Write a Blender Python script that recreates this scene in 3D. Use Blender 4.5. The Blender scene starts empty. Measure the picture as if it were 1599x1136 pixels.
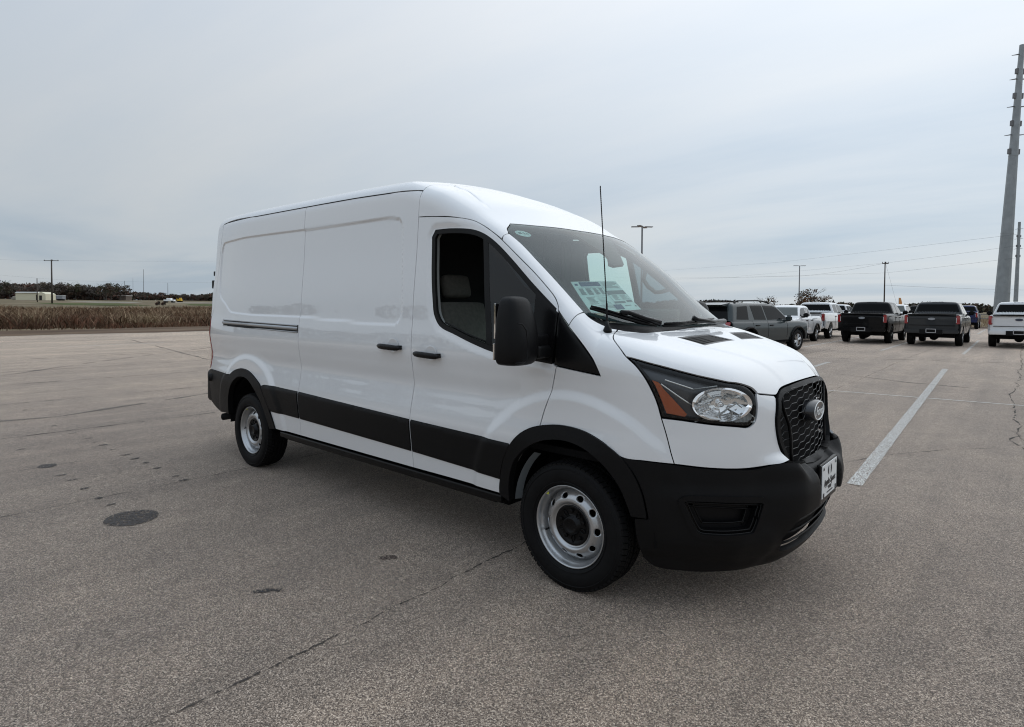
import bpy, bmesh, math, random
import numpy as np
from mathutils import Vector, Matrix, noise
from mathutils.geometry import delaunay_2d_cdt
random.seed(7); rng = np.random.default_rng(7)
SC = bpy.context.scene
COL = SC.collection
R = math.radians

# ------------------------------------------------------------------ camera
cam_d = bpy.data.cameras.new('camera'); cam = bpy.data.objects.new('camera', cam_d); COL.objects.link(cam)
CAM = np.array([1.8848, -3.5985, 1.5527]); YAW, PIT, ROL = 2.2897, 0.0282, 0.0065
def cam_axes():
    cy, sy, cp, sp = math.cos(YAW), math.sin(YAW), math.cos(PIT), math.sin(PIT)
    f = np.array([cy*cp, sy*cp, -sp]); r = np.array([sy, -cy, 0.]); u = np.cross(r, f)
    c, s = math.cos(ROL), math.sin(ROL)
    return c*r+s*u, -s*r+c*u, f
ar, au, af = cam_axes()
cam.matrix_world = Matrix(((ar[0], au[0], -af[0], CAM[0]), (ar[1], au[1], -af[1], CAM[1]), (ar[2], au[2], -af[2], CAM[2]), (0, 0, 0, 1)))
cam_d.sensor_fit = 'HORIZONTAL'; cam_d.sensor_width = 36; cam_d.lens = 36*926.69/1599
cam_d.shift_y = -(568-505.64)/1599; cam_d.shift_x = 0
cam_d.clip_start = 0.05; cam_d.clip_end = 6000
SC.camera = cam
SC.cycles.pixel_filter_type = 'BLACKMAN_HARRIS'; SC.cycles.filter_width = 1.1

# ------------------------------------------------------------------ sky and sun
SUN_AZ, SUN_EL = R(84), R(40)          # direction towards the sun: azimuth from +X, elevation
w = bpy.data.worlds.new('World'); SC.world = w; w.use_nodes = True
nt = w.node_tree; nt.nodes.clear(); N = nt.nodes.new; L = nt.links.new
out = N('ShaderNodeOutputWorld'); bg = N('ShaderNodeBackground'); bg2 = N('ShaderNodeBackground'); mixw = N('ShaderNodeMixShader')
sky = N('ShaderNodeTexSky'); sky.sky_type = 'NISHITA'; sky.sun_disc = False; sky.sun_elevation = SUN_EL; sky.sun_rotation = R(90)-SUN_AZ
L(sky.outputs[0], bg.inputs[0]); bg.inputs[1].default_value = 0.09
tc = N('ShaderNodeTexCoord'); sep = N('ShaderNodeSeparateXYZ'); L(tc.outputs['Generated'], sep.inputs[0])
# cloud sheet: project the view direction on a flat layer so that the streaks get narrower towards the horizon
zc = N('ShaderNodeMath'); zc.operation = 'MAXIMUM'; zc.inputs[1].default_value = 0.0; L(sep.outputs['Z'], zc.inputs[0])
zo = N('ShaderNodeMath'); zo.operation = 'ADD'; zo.inputs[1].default_value = 0.10; L(zc.outputs[0], zo.inputs[0])
dx = N('ShaderNodeMath'); dx.operation = 'DIVIDE'; L(sep.outputs['X'], dx.inputs[0]); L(zo.outputs[0], dx.inputs[1])
dy = N('ShaderNodeMath'); dy.operation = 'DIVIDE'; L(sep.outputs['Y'], dy.inputs[0]); L(zo.outputs[0], dy.inputs[1])
cmb = N('ShaderNodeCombineXYZ'); L(dx.outputs[0], cmb.inputs[0]); L(dy.outputs[0], cmb.inputs[1])
mp = N('ShaderNodeMapping'); mp.inputs['Rotation'].default_value = (0, 0, R(-34)); mp.inputs['Scale'].default_value = (0.20, 0.42, 1); mp.inputs['Location'].default_value = (3.1, 1.7, 0)
L(cmb.outputs[0], mp.inputs[0])
nz = N('ShaderNodeTexNoise'); nz.inputs['Scale'].default_value = 1.0; nz.inputs['Detail'].default_value = 7; nz.inputs['Roughness'].default_value = 0.52; nz.inputs['Distortion'].default_value = 0.5
L(mp.outputs[0], nz.inputs[0])
nz2 = N('ShaderNodeTexNoise'); nz2.inputs['Scale'].default_value = 3.7; nz2.inputs['Detail'].default_value = 6; nz2.inputs['Roughness'].default_value = 0.6
L(mp.outputs[0], nz2.inputs[0])
ad = N('ShaderNodeMath'); ad.operation = 'MULTIPLY_ADD'; L(nz2.outputs[0], ad.inputs[0]); ad.inputs[1].default_value = 0.22; L(nz.outputs[0], ad.inputs[2])
cr = N('ShaderNodeValToRGB'); L(ad.outputs[0], cr.inputs[0])
e = cr.color_ramp.elements; e[0].position = 0.44; e[0].color = (0.395, 0.468, 0.545, 1); e[1].position = 0.80; e[1].color = (0.565, 0.592, 0.612, 1)
x_ = cr.color_ramp.elements.new(0.60); x_.color = (0.490, 0.540, 0.590, 1)
# overcast luminance gradient: brighter overhead
gr = N('ShaderNodeValToRGB'); L(sep.outputs['Z'], gr.inputs[0])
g = gr.color_ramp.elements; g[0].position = 0.0; g[0].color = (0.93, 0.93, 0.92, 1); g[1].position = 1.0; g[1].color = (1.75, 1.75, 1.78, 1)
for p, c in ((0.10, (0.98, 0.985, 0.98, 1)), (0.22, (1.02, 1.03, 1.04, 1)), (0.45, (1.18, 1.18, 1.2, 1))):
    q = gr.color_ramp.elements.new(p); q.color = c
mu = N('ShaderNodeMix'); mu.data_type = 'RGBA'; mu.blend_type = 'MULTIPLY'; mu.inputs[0].default_value = 1
L(cr.outputs[0], mu.inputs[6]); L(gr.outputs[0], mu.inputs[7])
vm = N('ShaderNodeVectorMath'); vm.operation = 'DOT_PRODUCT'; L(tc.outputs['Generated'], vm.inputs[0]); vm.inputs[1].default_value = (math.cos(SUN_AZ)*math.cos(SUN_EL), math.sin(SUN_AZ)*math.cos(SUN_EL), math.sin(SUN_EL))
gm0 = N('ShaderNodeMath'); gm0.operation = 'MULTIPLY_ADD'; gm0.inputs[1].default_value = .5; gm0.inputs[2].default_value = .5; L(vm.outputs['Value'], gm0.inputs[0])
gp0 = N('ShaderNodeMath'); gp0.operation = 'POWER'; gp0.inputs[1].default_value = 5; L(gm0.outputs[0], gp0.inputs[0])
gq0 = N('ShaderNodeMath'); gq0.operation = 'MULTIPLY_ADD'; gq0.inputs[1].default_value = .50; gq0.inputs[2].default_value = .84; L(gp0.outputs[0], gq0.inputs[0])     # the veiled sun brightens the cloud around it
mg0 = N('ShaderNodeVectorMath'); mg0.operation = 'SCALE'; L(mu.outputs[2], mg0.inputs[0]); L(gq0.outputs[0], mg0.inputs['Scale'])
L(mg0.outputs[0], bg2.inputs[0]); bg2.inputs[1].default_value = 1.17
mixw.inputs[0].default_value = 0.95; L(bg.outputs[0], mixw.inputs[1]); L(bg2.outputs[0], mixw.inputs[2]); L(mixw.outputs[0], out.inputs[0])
sd = bpy.data.lights.new('sun', 'SUN'); sd.energy = 0.6; sd.angle = R(100); sd.color = (1, 0.96, 0.9)
sun = bpy.data.objects.new('sun', sd); COL.objects.link(sun)
sun.rotation_euler = Vector((math.cos(SUN_AZ)*math.cos(SUN_EL), math.sin(SUN_AZ)*math.cos(SUN_EL), math.sin(SUN_EL))).to_track_quat('Z', 'Y').to_euler()
SC.view_settings.view_transform = 'Standard'; SC.view_settings.look = 'None'; SC.view_settings.exposure = 0; SC.view_settings.gamma = 1
SC.view_settings.use_curve_mapping = False

# ------------------------------------------------------------------ helpers: objects
def link(name, me, m=None, parent=None):
    o = bpy.data.objects.new(name, me); COL.objects.link(o)
    if m is not None and me is not None and len(me.materials) == 0: me.materials.append(m)
    if parent is not None: o.parent = parent
    return o
def tag(o, label=None, cat=None, group=None, kind=None):
    if label: o['label'] = label
    if cat: o['category'] = cat
    if group: o['group'] = group
    if kind: o['kind'] = kind
    return o
def thing(name, label, cat, loc=(0, 0, 0), rz=0, group=None):
    o = link(name, None); o.location = loc; o.rotation_euler = (0, 0, rz); o.empty_display_size = .2
    return tag(o, label, cat, group)
def mesh_np(name, V, Fs, smooth=True):
    me = bpy.data.meshes.new(name)
    me.from_pydata([tuple(map(float, v)) for v in V], [], [tuple(map(int, f)) for f in Fs])
    if smooth: me.polygons.foreach_set('use_smooth', [True]*len(me.polygons))
    me.update(); return me
def bm_obj(name, bm, m, parent=None, smooth=False, bevel=0, seg=2):
    me = bpy.data.meshes.new(name)
    bmesh.ops.recalc_face_normals(bm, faces=bm.faces)
    bm.to_mesh(me); bm.free()
    if smooth: me.polygons.foreach_set('use_smooth', [True]*len(me.polygons))
    o = link(name, me, m, parent)
    if bevel:
        md = o.modifiers.new('bevel', 'BEVEL'); md.width = bevel; md.segments = seg; md.limit_method = 'ANGLE'; md.angle_limit = R(35)
        if smooth: md.harden_normals = False
    return o
def box(bm, c, s, rot=None):
    mt = Matrix.Translation(c) @ (rot.to_4x4() if rot is not None else Matrix.Identity(4)) @ Matrix.Diagonal((s[0], s[1], s[2], 1))
    return bmesh.ops.create_cube(bm, size=1, matrix=mt)['verts']
def tube(bm, pts, r, n=8, cap=True):
    pts = [Vector(p) for p in pts]; rs = r if hasattr(r, '__len__') else [r]*len(pts)
    rings = []; up = Vector((0, 0, 1))
    for i, p in enumerate(pts):
        d = (pts[min(i+1, len(pts)-1)]-pts[max(i-1, 0)]).normalized()
        a = d.cross(up if abs(d.dot(up)) < .95 else Vector((1, 0, 0))).normalized(); b = a.cross(d).normalized()
        rings.append([bm.verts.new(p+(a*math.cos(2*math.pi*k/n)+b*math.sin(2*math.pi*k/n))*rs[i]) for k in range(n)])
    for i in range(len(pts)-1):
        for k in range(n): bm.faces.new((rings[i][k], rings[i][(k+1) % n], rings[i+1][(k+1) % n], rings[i+1][k]))
    if cap:
        bm.faces.new(rings[0][::-1]); bm.faces.new(rings[-1])
def lathe(bm, prof, n=64, axis='y', cx=0, cz=0, closed=False):
    # prof: (y, r) pairs revolved about the y axis
    rings = []
    for (yy, r) in prof:
        rings.append([bm.verts.new((cx+r*math.cos(2*math.pi*k/n), yy, cz+r*math.sin(2*math.pi*k/n))) for k in range(n)])
    for i in range(len(prof)-1):
        for k in range(n): bm.faces.new((rings[i][k], rings[i][(k+1) % n], rings[i+1][(k+1) % n], rings[i+1][k]))
    return rings
def prism(bm, poly, y0, y1):
    # polygon in (x, z) extruded along y
    a = [bm.verts.new((p[0], y0, p[1])) for p in poly]; b = [bm.verts.new((p[0], y1, p[1])) for p in poly]
    bm.faces.new(a); bm.faces.new(b[::-1]); n = len(poly)
    for i in range(n): bm.faces.new((a[i], b[i], b[(i+1) % n], a[(i+1) % n]))
    return a+b
def mirror_mesh(me, name=None):
    m2 = me.copy(); n = len(m2.vertices); co = np.empty(n*3); m2.vertices.foreach_get('co', co); co = co.reshape(-1, 3); co[:, 1] *= -1
    m2.vertices.foreach_set('co', co.ravel()); m2.flip_normals(); m2.update(); return m2

# ------------------------------------------------------------------ helpers: materials
def mat(name, col, rough=.5, metal=0., coat=0., coat_ior=1.5, coat_r=.03, var=0., vscale=8., bump=0., bscale=200., spec=None, alpha=None, emit=None):
    m = bpy.data.materials.new(name); m.use_nodes = True; t = m.node_tree; b = t.nodes['Principled BSDF']
    b.inputs['Base Color'].default_value = (*col, 1); b.inputs['Roughness'].default_value = rough; b.inputs['Metallic'].default_value = metal
    b.inputs['Coat Weight'].default_value = coat; b.inputs['Coat IOR'].default_value = coat_ior; b.inputs['Coat Roughness'].default_value = coat_r
    if spec is not None: b.inputs['Specular IOR Level'].default_value = spec
    if emit: b.inputs['Emission Color'].default_value = (*emit[0], 1); b.inputs['Emission Strength'].default_value = emit[1]
    tcn = t.nodes.new('ShaderNodeTexCoord')
    if var:
        n = t.nodes.new('ShaderNodeTexNoise'); n.inputs['Scale'].default_value = vscale; n.inputs['Detail'].default_value = 5; t.links.new(tcn.outputs['Object'], n.inputs[0])
        r = t.nodes.new('ShaderNodeValToRGB'); r.color_ramp.elements[0].position = .3; r.color_ramp.elements[1].position = .7
        r.color_ramp.elements[0].color = (*[c*(1-var) for c in col], 1); r.color_ramp.elements[1].color = (*[min(1, c*(1+var)) for c in col], 1)
        t.links.new(n.outputs[0], r.inputs[0]); t.links.new(r.outputs[0], b.inputs['Base Color'])
        mr = t.nodes.new('ShaderNodeMapRange'); mr.inputs[3].default_value = max(0, rough-.06); mr.inputs[4].default_value = min(1, rough+.06); t.links.new(n.outputs[0], mr.inputs[0]); t.links.new(mr.outputs[0], b.inputs['Roughness'])
    if bump:
        n = t.nodes.new('ShaderNodeTexNoise'); n.inputs['Scale'].default_value = bscale; n.inputs['Detail'].default_value = 2; t.links.new(tcn.outputs['Object'], n.inputs[0])
        u = t.nodes.new('ShaderNodeBump'); u.inputs['Strength'].default_value = bump; u.inputs['Distance'].default_value = .002; t.links.new(n.outputs[0], u.inputs['Height']); t.links.new(u.outputs[0], b.inputs['Normal'])
    return m
def glass(name, tint, ior=1.5, rough=0.0, veil=0.0):
    m = bpy.data.materials.new(name); m.use_nodes = True; t = m.node_tree; t.nodes.clear(); N = t.nodes.new
    o = N('ShaderNodeOutputMaterial'); tr = N('ShaderNodeBsdfTransparent'); tr.inputs[0].default_value = (*tint, 1)
    gl = N('ShaderNodeBsdfAnisotropic'); gl.inputs['Roughness'].default_value = rough; fr = N('ShaderNodeFresnel'); fr.inputs[0].default_value = ior
    mx = N('ShaderNodeMixShader'); t.links.new(fr.outputs[0], mx.inputs[0]); t.links.new(tr.outputs[0], mx.inputs[1]); t.links.new(gl.outputs[0], mx.inputs[2])
    last = mx
    if veil:
        df = N('ShaderNodeBsdfDiffuse'); df.inputs[0].default_value = (.45, .78, .78, 1); m2 = N('ShaderNodeMixShader'); m2.inputs[0].default_value = veil  # pale teal diffuse veil painted in for sky reflected on the glass
        t.links.new(mx.outputs[0], m2.inputs[1]); t.links.new(df.outputs[0], m2.inputs[2]); last = m2
    t.links.new(last.outputs[0], o.inputs[0]); return m

# ------------------------------------------------------------------ surface panels: an outline on a chart, lifted on to a smooth body
def pchip(x, xs, ys):
    xs = np.asarray(xs, float); ys = np.asarray(ys, float); h = np.diff(xs); d = np.diff(ys)/h
    m = np.zeros(len(xs)); m[0] = d[0]; m[-1] = d[-1]; s = d[:-1]*d[1:] > 0; w1 = 2*h[1:]+h[:-1]; w2 = h[1:]+2*h[:-1]
    with np.errstate(all='ignore'): mm = (w1+w2)/(w1/d[:-1]+w2/d[1:])
    m[1:-1] = np.where(s, mm, 0)
    x = np.clip(x, xs[0]-.5, xs[-1]+.5); i = np.clip(np.searchsorted(xs, x)-1, 0, len(xs)-2)
    t = (x-xs[i])/h[i]; tc = np.clip(t, 0, 1)
    r = (2*tc**3-3*tc**2+1)*ys[i]+(tc**3-2*tc**2+tc)*h[i]*m[i]+(-2*tc**3+3*tc**2)*ys[i+1]+(tc**3-tc**2)*h[i]*m[i+1]
    return r+np.where(t < 0, t*h[i]*m[i], 0)+np.where(t > 1, (t-1)*h[i]*m[i+1], 0)
def smax(a, b, r):
    h = np.maximum(r-np.abs(a-b), 0); return np.maximum(a, b)+h*h/(4*r)
def sstep(a, b, x):
    t = np.clip((x-a)/(b-a), 0, 1); return t*t*(3-2*t)
def inside(P, poly):
    P = np.atleast_2d(P); r = np.zeros(len(P), bool); n = len(poly); x, y = P[:, 0], P[:, 1]
    for i in range(n):
        x1, y1 = poly[i]; x2, y2 = poly[(i+1) % n]
        if y1 == y2: continue
        c = ((y1 > y) != (y2 > y)) & (x < (x2-x1)*(y-y1)/(y2-y1)+x1); r ^= c
    return r
def seg_dist(P, poly):
    d = np.full(len(P), 1e9)
    for i in range(len(poly)):
        a = poly[i]; b = poly[(i+1) % len(poly)]; ab = b-a; L2 = (ab@ab)+1e-18
        t = np.clip(((P-a)@ab)/L2, 0, 1); q = P-a-t[:, None]*ab; d = np.minimum(d, (q*q).sum(1))
    return np.sqrt(d)
def smooth_loop(pts, corner=38, n=6):
    P = np.asarray(pts, float); N_ = len(P); isc = []
    for i in range(N_):
        a = P[i]-P[i-1]; b = P[(i+1) % N_]-P[i]; c = np.dot(a, b)/(np.linalg.norm(a)*np.linalg.norm(b)+1e-12)
        isc.append(math.degrees(math.acos(max(-1, min(1, c)))) > corner)
    o = []
    for i in range(N_):
        p0, p1, p2, p3 = P[i-1], P[i], P[(i+1) % N_], P[(i+2) % N_]
        Lc = np.linalg.norm(p2-p1)
        m1 = (p2-p1) if isc[i] else (p2-p0)/(np.linalg.norm(p1-p0)+Lc)*Lc
        m2 = (p2-p1) if isc[(i+1) % N_] else (p3-p1)/(np.linalg.norm(p3-p2)+Lc)*Lc
        for k in range(n):
            t = k/n; o.append((2*t**3-3*t**2+1)*p1+(t**3-2*t**2+t)*m1+(-2*t**3+3*t**2)*p2+(t**3-t**2)*m2)
    return np.array(o)
def resample(P, h):
    o = []
    for i in range(len(P)):
        a, b = P[i], P[(i+1) % len(P)]; n = max(1, int(round(np.linalg.norm(b-a)/h)))
        for k in range(n): o.append(a+(b-a)*k/n)
    o = np.array(o); keep = [0]
    for i in range(1, len(o)):
        if np.linalg.norm(o[i]-o[keep[-1]]) > .3*h: keep.append(i)
    o = o[keep]
    if np.linalg.norm(o[0]-o[-1]) < .3*h: o = o[:-1]
    return o
def inset(P, d):
    P = np.asarray(P, float); a2 = 0.5*np.sum(P[:, 0]*np.roll(P[:, 1], -1)-np.roll(P[:, 0], -1)*P[:, 1]); s = 1 if a2 > 0 else -1
    e1 = P-np.roll(P, 1, 0); e2 = np.roll(P, -1, 0)-P
    n1 = np.c_[-e1[:, 1], e1[:, 0]]/(np.linalg.norm(e1, axis=1)[:, None]+1e-12); n2 = np.c_[-e2[:, 1], e2[:, 0]]/(np.linalg.norm(e2, axis=1)[:, None]+1e-12)
    n = n1+n2; l = np.linalg.norm(n, axis=1)[:, None]; n = n/np.maximum(l, .3); c = np.clip((n*n1).sum(1), .35, 1)[:, None]
    return P+s*n/c*d
class Side:                                   # orthographic chart on the side: (x, z)
    k = 1.
    def __init__(s, y0=-1.4, y1=0.): s.y0, s.t1, s.n = y0, y1-y0, 40
    def to2(s, P): P = np.atleast_2d(P); return P[:, [0, 2]]
    def rays(s, q): return np.c_[q[:, 0], np.full(len(q), s.y0), q[:, 1]], np.tile([0., 1, 0], (len(q), 1)), 0., s.t1
class Top:
    k = 1.
    def __init__(s, z0=3., z1=.3): s.z0, s.t1, s.n = z0, z0-z1, 60
    def to2(s, P): P = np.atleast_2d(P); return P[:, :2]
    def rays(s, q): return np.c_[q, np.full(len(q), s.z0)], np.tile([0., 0, -1], (len(q), 1)), 0., s.t1
class End:                                    # chart on a rear or front face: (y, z), looking along x
    k = 1.
    def __init__(s, x0, sgn, t1=3.): s.x0, s.sg, s.t1, s.n = x0, sgn, t1, 60
    def to2(s, P): P = np.atleast_2d(P); return P[:, 1:]
    def rays(s, q): return np.c_[np.full(len(q), s.x0), q], np.tile([float(s.sg), 0, 0], (len(q), 1)), 0., s.t1
class Stereo:                                 # chart of directions seen from a point inside the body
    def __init__(s, c, a, dist=1.0, tmax=3.):
        s.c = np.array(c, float); a = np.array(a, float); s.a = a/np.linalg.norm(a)
        u = np.array([0, 0, 1.]) if abs(s.a[2]) < .9 else np.array([1., 0, 0]); s.e1 = np.cross(u, s.a); s.e1 /= np.linalg.norm(s.e1); s.e2 = np.cross(s.a, s.e1)
        s.k = 1/(2*dist)*1.0; s.tm = tmax; s.n = 90
    def to2(s, P):
        d = np.atleast_2d(P)-s.c; d = d/np.linalg.norm(d, axis=1)[:, None]; q = 1+d@s.a; return np.c_[d@s.e1/q, d@s.e2/q]
    def rays(s, q):
        r = (q**2).sum(1)[:, None]; d = (2*q[:, :1]*s.e1+2*q[:, 1:]*s.e2+(1-r)*s.a)/(1+r); return np.tile(s.c, (len(q), 1)), d, .02, s.tm
class Cyl:                                    # chart round an axis along x: (x, arc)
    def __init__(s, z0, r=1., tmax=2.): s.z0, s.r, s.tm, s.k, s.n = z0, r, tmax, 1., 60
    def to2(s, P): P = np.atleast_2d(P); return np.c_[P[:, 0], np.arctan2(P[:, 1], P[:, 2]-s.z0)*s.r]
    def rays(s, q):
        a = q[:, 1]/s.r; return np.c_[q[:, 0], np.zeros(len(q)), np.full(len(q), s.z0)], np.c_[np.zeros(len(q)), np.sin(a), np.cos(a)], .02, s.tm
def cast(F, ch, q):
    O, D, t0, t1 = ch.rays(q); f = lambda t: F(*(O+D*t[:, None]).T)
    n = ch.n; ts = np.linspace(t0, t1, n); N_ = len(q); f0 = f(np.full(N_, t0)); sg = np.sign(f0); lo = np.full(N_, np.nan); hi = lo.copy(); al = np.ones(N_, bool); pv = t0
    for t in ts[1:]:
        if not al.any(): break
        fc = np.full(N_, 1.)*sg; idx = np.where(al)[0]; fc[idx] = F(*(O[idx]+D[idx]*t).T); c = al & (np.sign(fc) != sg)
        lo[c] = pv; hi[c] = t; al &= ~c; pv = t
    bad = np.isnan(lo); lo = np.where(bad, t0, lo); hi = np.where(bad, t0, hi)
    for _ in range(22):
        m = (lo+hi)/2; same = np.sign(f(m)) == sg; lo = np.where(same, m, lo); hi = np.where(same, hi, m)
    P = O+D*((lo+hi)/2)[:, None]; P[bad] = np.nan; return P
def grad(F, P, e=2e-3):
    g = np.stack([F(*(P+np.eye(3)[i]*e).T)-F(*(P-np.eye(3)[i]*e).T) for i in range(3)], 1); return g/(np.linalg.norm(g, axis=1)[:, None]+1e-12)
def panel(name, F, ch, loops, h=.02, gap=.0025, flange=.012, off=0., m=None, parent=None, smooth=True, mirror=False, corner=38, flip=False, push=None, edge_drop=0., extra=()):
    """loops: first the outline, then holes; each a list of 3D points or chart points"""
    L2 = []
    for i, lp in enumerate(loops):
        lp = np.asarray(lp, float); q = ch.to2(lp) if lp.shape[1] == 3 else lp
        if smooth: q = smooth_loop(q, corner)
        q = resample(q, h*ch.k)
        if gap: q = inset(q, gap*ch.k*(1 if i == 0 else -1))
        L2.append(q)
    hh = h*ch.k; a = L2[0]; x0, y0 = a.min(0); x1, y1 = a.max(0); gx = np.arange(x0, x1, hh); gy = np.arange(y0, y1, hh*.866)
    X, Y = np.meshgrid(gx, gy); X[1::2] += hh/2; G = np.c_[X.ravel(), Y.ravel()]
    keep = inside(G, a)
    for q in L2[1:]: keep &= ~inside(G, q)
    G = G[keep]
    if len(G):
        kk = np.ones(len(G), bool)
        for q in L2: kk &= seg_dist(G, q) > .55*hh
        G = G[kk]
    ring_pts = []
    for q in extra:
        kk = inside(q, a) & (seg_dist(q, a) > .35*hh)
        for q2 in L2[1:]: kk &= ~inside(q, q2)
        if kk.any(): ring_pts.append(q[kk])
    for q_ in ring_pts:
        dd = np.full(len(G), 1e9)
        for v_ in q_: dd = np.minimum(dd, (G[:, 0]-v_[0])**2+(G[:, 1]-v_[1])**2)
        G = G[dd > (.45*hh)**2]
    if ring_pts: G = np.vstack([G]+ring_pts)
    V2 = list(map(Vector, np.vstack(L2+[G]).tolist())); E = []; b = 0
    for q in L2: E += [(b+i, b+(i+1) % len(q)) for i in range(len(q))]; b += len(q)
    r = delaunay_2d_cdt(V2, E, [], 0, 1e-9)
    V = np.array([tuple(v) for v in r[0]]); T = np.array([f for f in r[2] if len(f) == 3])
    c = V[T].mean(1); ok = inside(c, a)
    for q in L2[1:]: ok &= ~inside(c, q)
    T = T[ok]; P = cast(F, ch, V); badv = np.isnan(P[:, 0]); T = T[~badv[T].any(1)]
    used = np.unique(T); mp = -np.ones(len(V), int); mp[used] = np.arange(len(used)); P = P[used]; T = mp[T]; V = V[used]
    Nn = grad(F, P); o_ = off(P) if callable(off) else off
    P = P+Nn*(np.asarray(o_)[..., None] if np.ndim(o_) else o_)
    if push is not None: P = P+push(P)
    if callable(off):
        pass
    fn = np.cross(P[T[:, 1]]-P[T[:, 0]], P[T[:, 2]]-P[T[:, 0]]); s = np.sign((fn*Nn[T[:, 0]]).sum()); 
    if s < 0: T = T[:, ::-1]
    if flip: T = T[:, ::-1]
    verts = P; faces = [tuple(t) for t in T]; nmain = len(faces)
    if flange:
        ed = {}
        for t in T:
            for i in range(3):
                k = (t[i], t[(i+1) % 3]); ed[k] = 1
        be = [k for k in ed if (k[1], k[0]) not in ed]; bv = sorted({i for k in be for i in k}); mb = {v: i for i, v in enumerate(bv)}; nb = len(bv); n0 = len(P)
        verts = np.vstack([P, P[bv], P[bv]-Nn[bv]*flange*(-1 if flip else 1)])
        faces += [(n0+mb[j], n0+mb[i], n0+nb+mb[i], n0+nb+mb[j]) for i, j in be]
    me = mesh_np(name, verts, faces)
    if not callable(off) and push is None:
        try:
            Nv = np.zeros((len(verts), 3)); Nv[:len(P)] = Nn*(-1 if flip else 1)
            lv = np.empty(len(me.loops), int); me.loops.foreach_get('vertex_index', lv); ln = Nv[lv]
            for p in me.polygons[nmain:]:
                pn = p.normal
                for li in p.loop_indices: ln[li] = pn
            me.normals_split_custom_set(ln.tolist())
        except Exception as ex: print('normals', name, ex)
    ob = link(name, me, m, parent); ob['_'] = 0; del ob['_']
    if mirror:
        m2 = mesh_np(name, np.asarray(verts)*[1, -1, 1], [f[::-1] for f in faces])
        if not callable(off) and push is None:
            Nv2 = Nv*[1, -1, 1]; lv = np.empty(len(m2.loops), int); m2.loops.foreach_get('vertex_index', lv); ln = Nv2[lv]
            for p in m2.polygons[nmain:]:
                pn = p.normal
                for li in p.loop_indices: ln[li] = pn
            m2.normals_split_custom_set(ln.tolist())
        o2 = link(name, m2, m, parent); return ob, o2
    return ob

# ------------------------------------------------------------------ the van: body surface (metres; front axle at x = 0, ground at z = 0)
K = dict(
 Wz=([.2, .43, .60, .78, .84, .93, 1.03, 1.14, 1.24, 1.34, 1.457, 1.6, 1.95, 2.36, 2.6], [.94, .959, .975, .99, .984, .972, .968, .974, .984, .978, .966, .957, .925, .897, .855]),
 roof=([-5, -4.4, -3, -1.6, -1.2, -.9, -.55, -.2], [2.561, 2.565, 2.558, 2.534, 2.43, 2.315, 2.259, 2.04]),
 hood=([-.2, .1, .52, .8, .95, 1.1], [1.50, 1.474, 1.365, 1.265, 1.163, 1.05]),
 xf=([.2, .27, .4, .55, .74, .80, .95, 1.1, 1.25, 1.45], [.90, .945, .985, 1.0, 1.0, 1.0, .993, .985, .955, .839]),
 xb=([.18, .25, .4, .55, .68, .74, .775, .83, .87], [.0, .04, .05, .072, .078, .078, .066, .005, 0]))
RECESS = np.array([(-4.517, 2.204), (-2.878, 2.207), (-1.60, 2.19), (-1.515, 2.14), (-1.50, 1.92), (-1.46, 1.50), (-1.53, 1.425), (-2.836, 1.455), (-4.189, 1.478), (-4.382, 1.568), (-4.564, 1.671), (-4.60, 2.10)])
RECESS_S = smooth_loop(RECESS, 60, 3)
WIN = np.array([(-1.185, 2.02), (-1.158, 2.061), (-1.013, 2.059), (-.836, 2.04), (-.732, 2.006), (-.622, 1.942), (-.472, 1.826), (-.325, 1.703), (-.220, 1.618), (-.122, 1.54), (-.122, 1.246), (-.544, 1.285), (-.728, 1.327), (-.913, 1.383), (-1.05, 1.428), (-1.111, 1.498), (-1.131, 1.579), (-1.165, 1.784)])
def sdf(X, Z, poly):
    P = np.c_[X.ravel(), Z.ravel()]; d = seg_dist(P, poly); return np.where(inside(P, poly), -d, d).reshape(X.shape)
def side_detail(X, Z):
    d = np.zeros_like(X)
    m = (X < -1.40) & (Z > 1.38) & (Z < 2.26)
    if m.any(): d[m] -= .010*sstep(.010, -.010, sdf(X[m], Z[m], RECESS_S))
    m = (X > -1.3) & (X < -.02) & (Z > 1.15)
    if m.any(): d[m] -= .009*sstep(.06, .01, sdf(X[m], Z[m], WIN))
    rf = np.hypot(X, Z-.35); d += .017*sstep(.76, .69, rf)*sstep(.2, .5, Z)
    rr = np.hypot((X+3.80), (Z-.35)*1.0); d += .016*sstep(.74, .67, rr)*sstep(.2, .5, Z)
    q = (X < -.35) & (X > -4.85); d[q] -= (.010*np.exp(-((Z-1.02)/.075)**2))[q]*sstep(.70, .82, rf)[q]*sstep(.68, .80, rr)[q]
    return d
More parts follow.
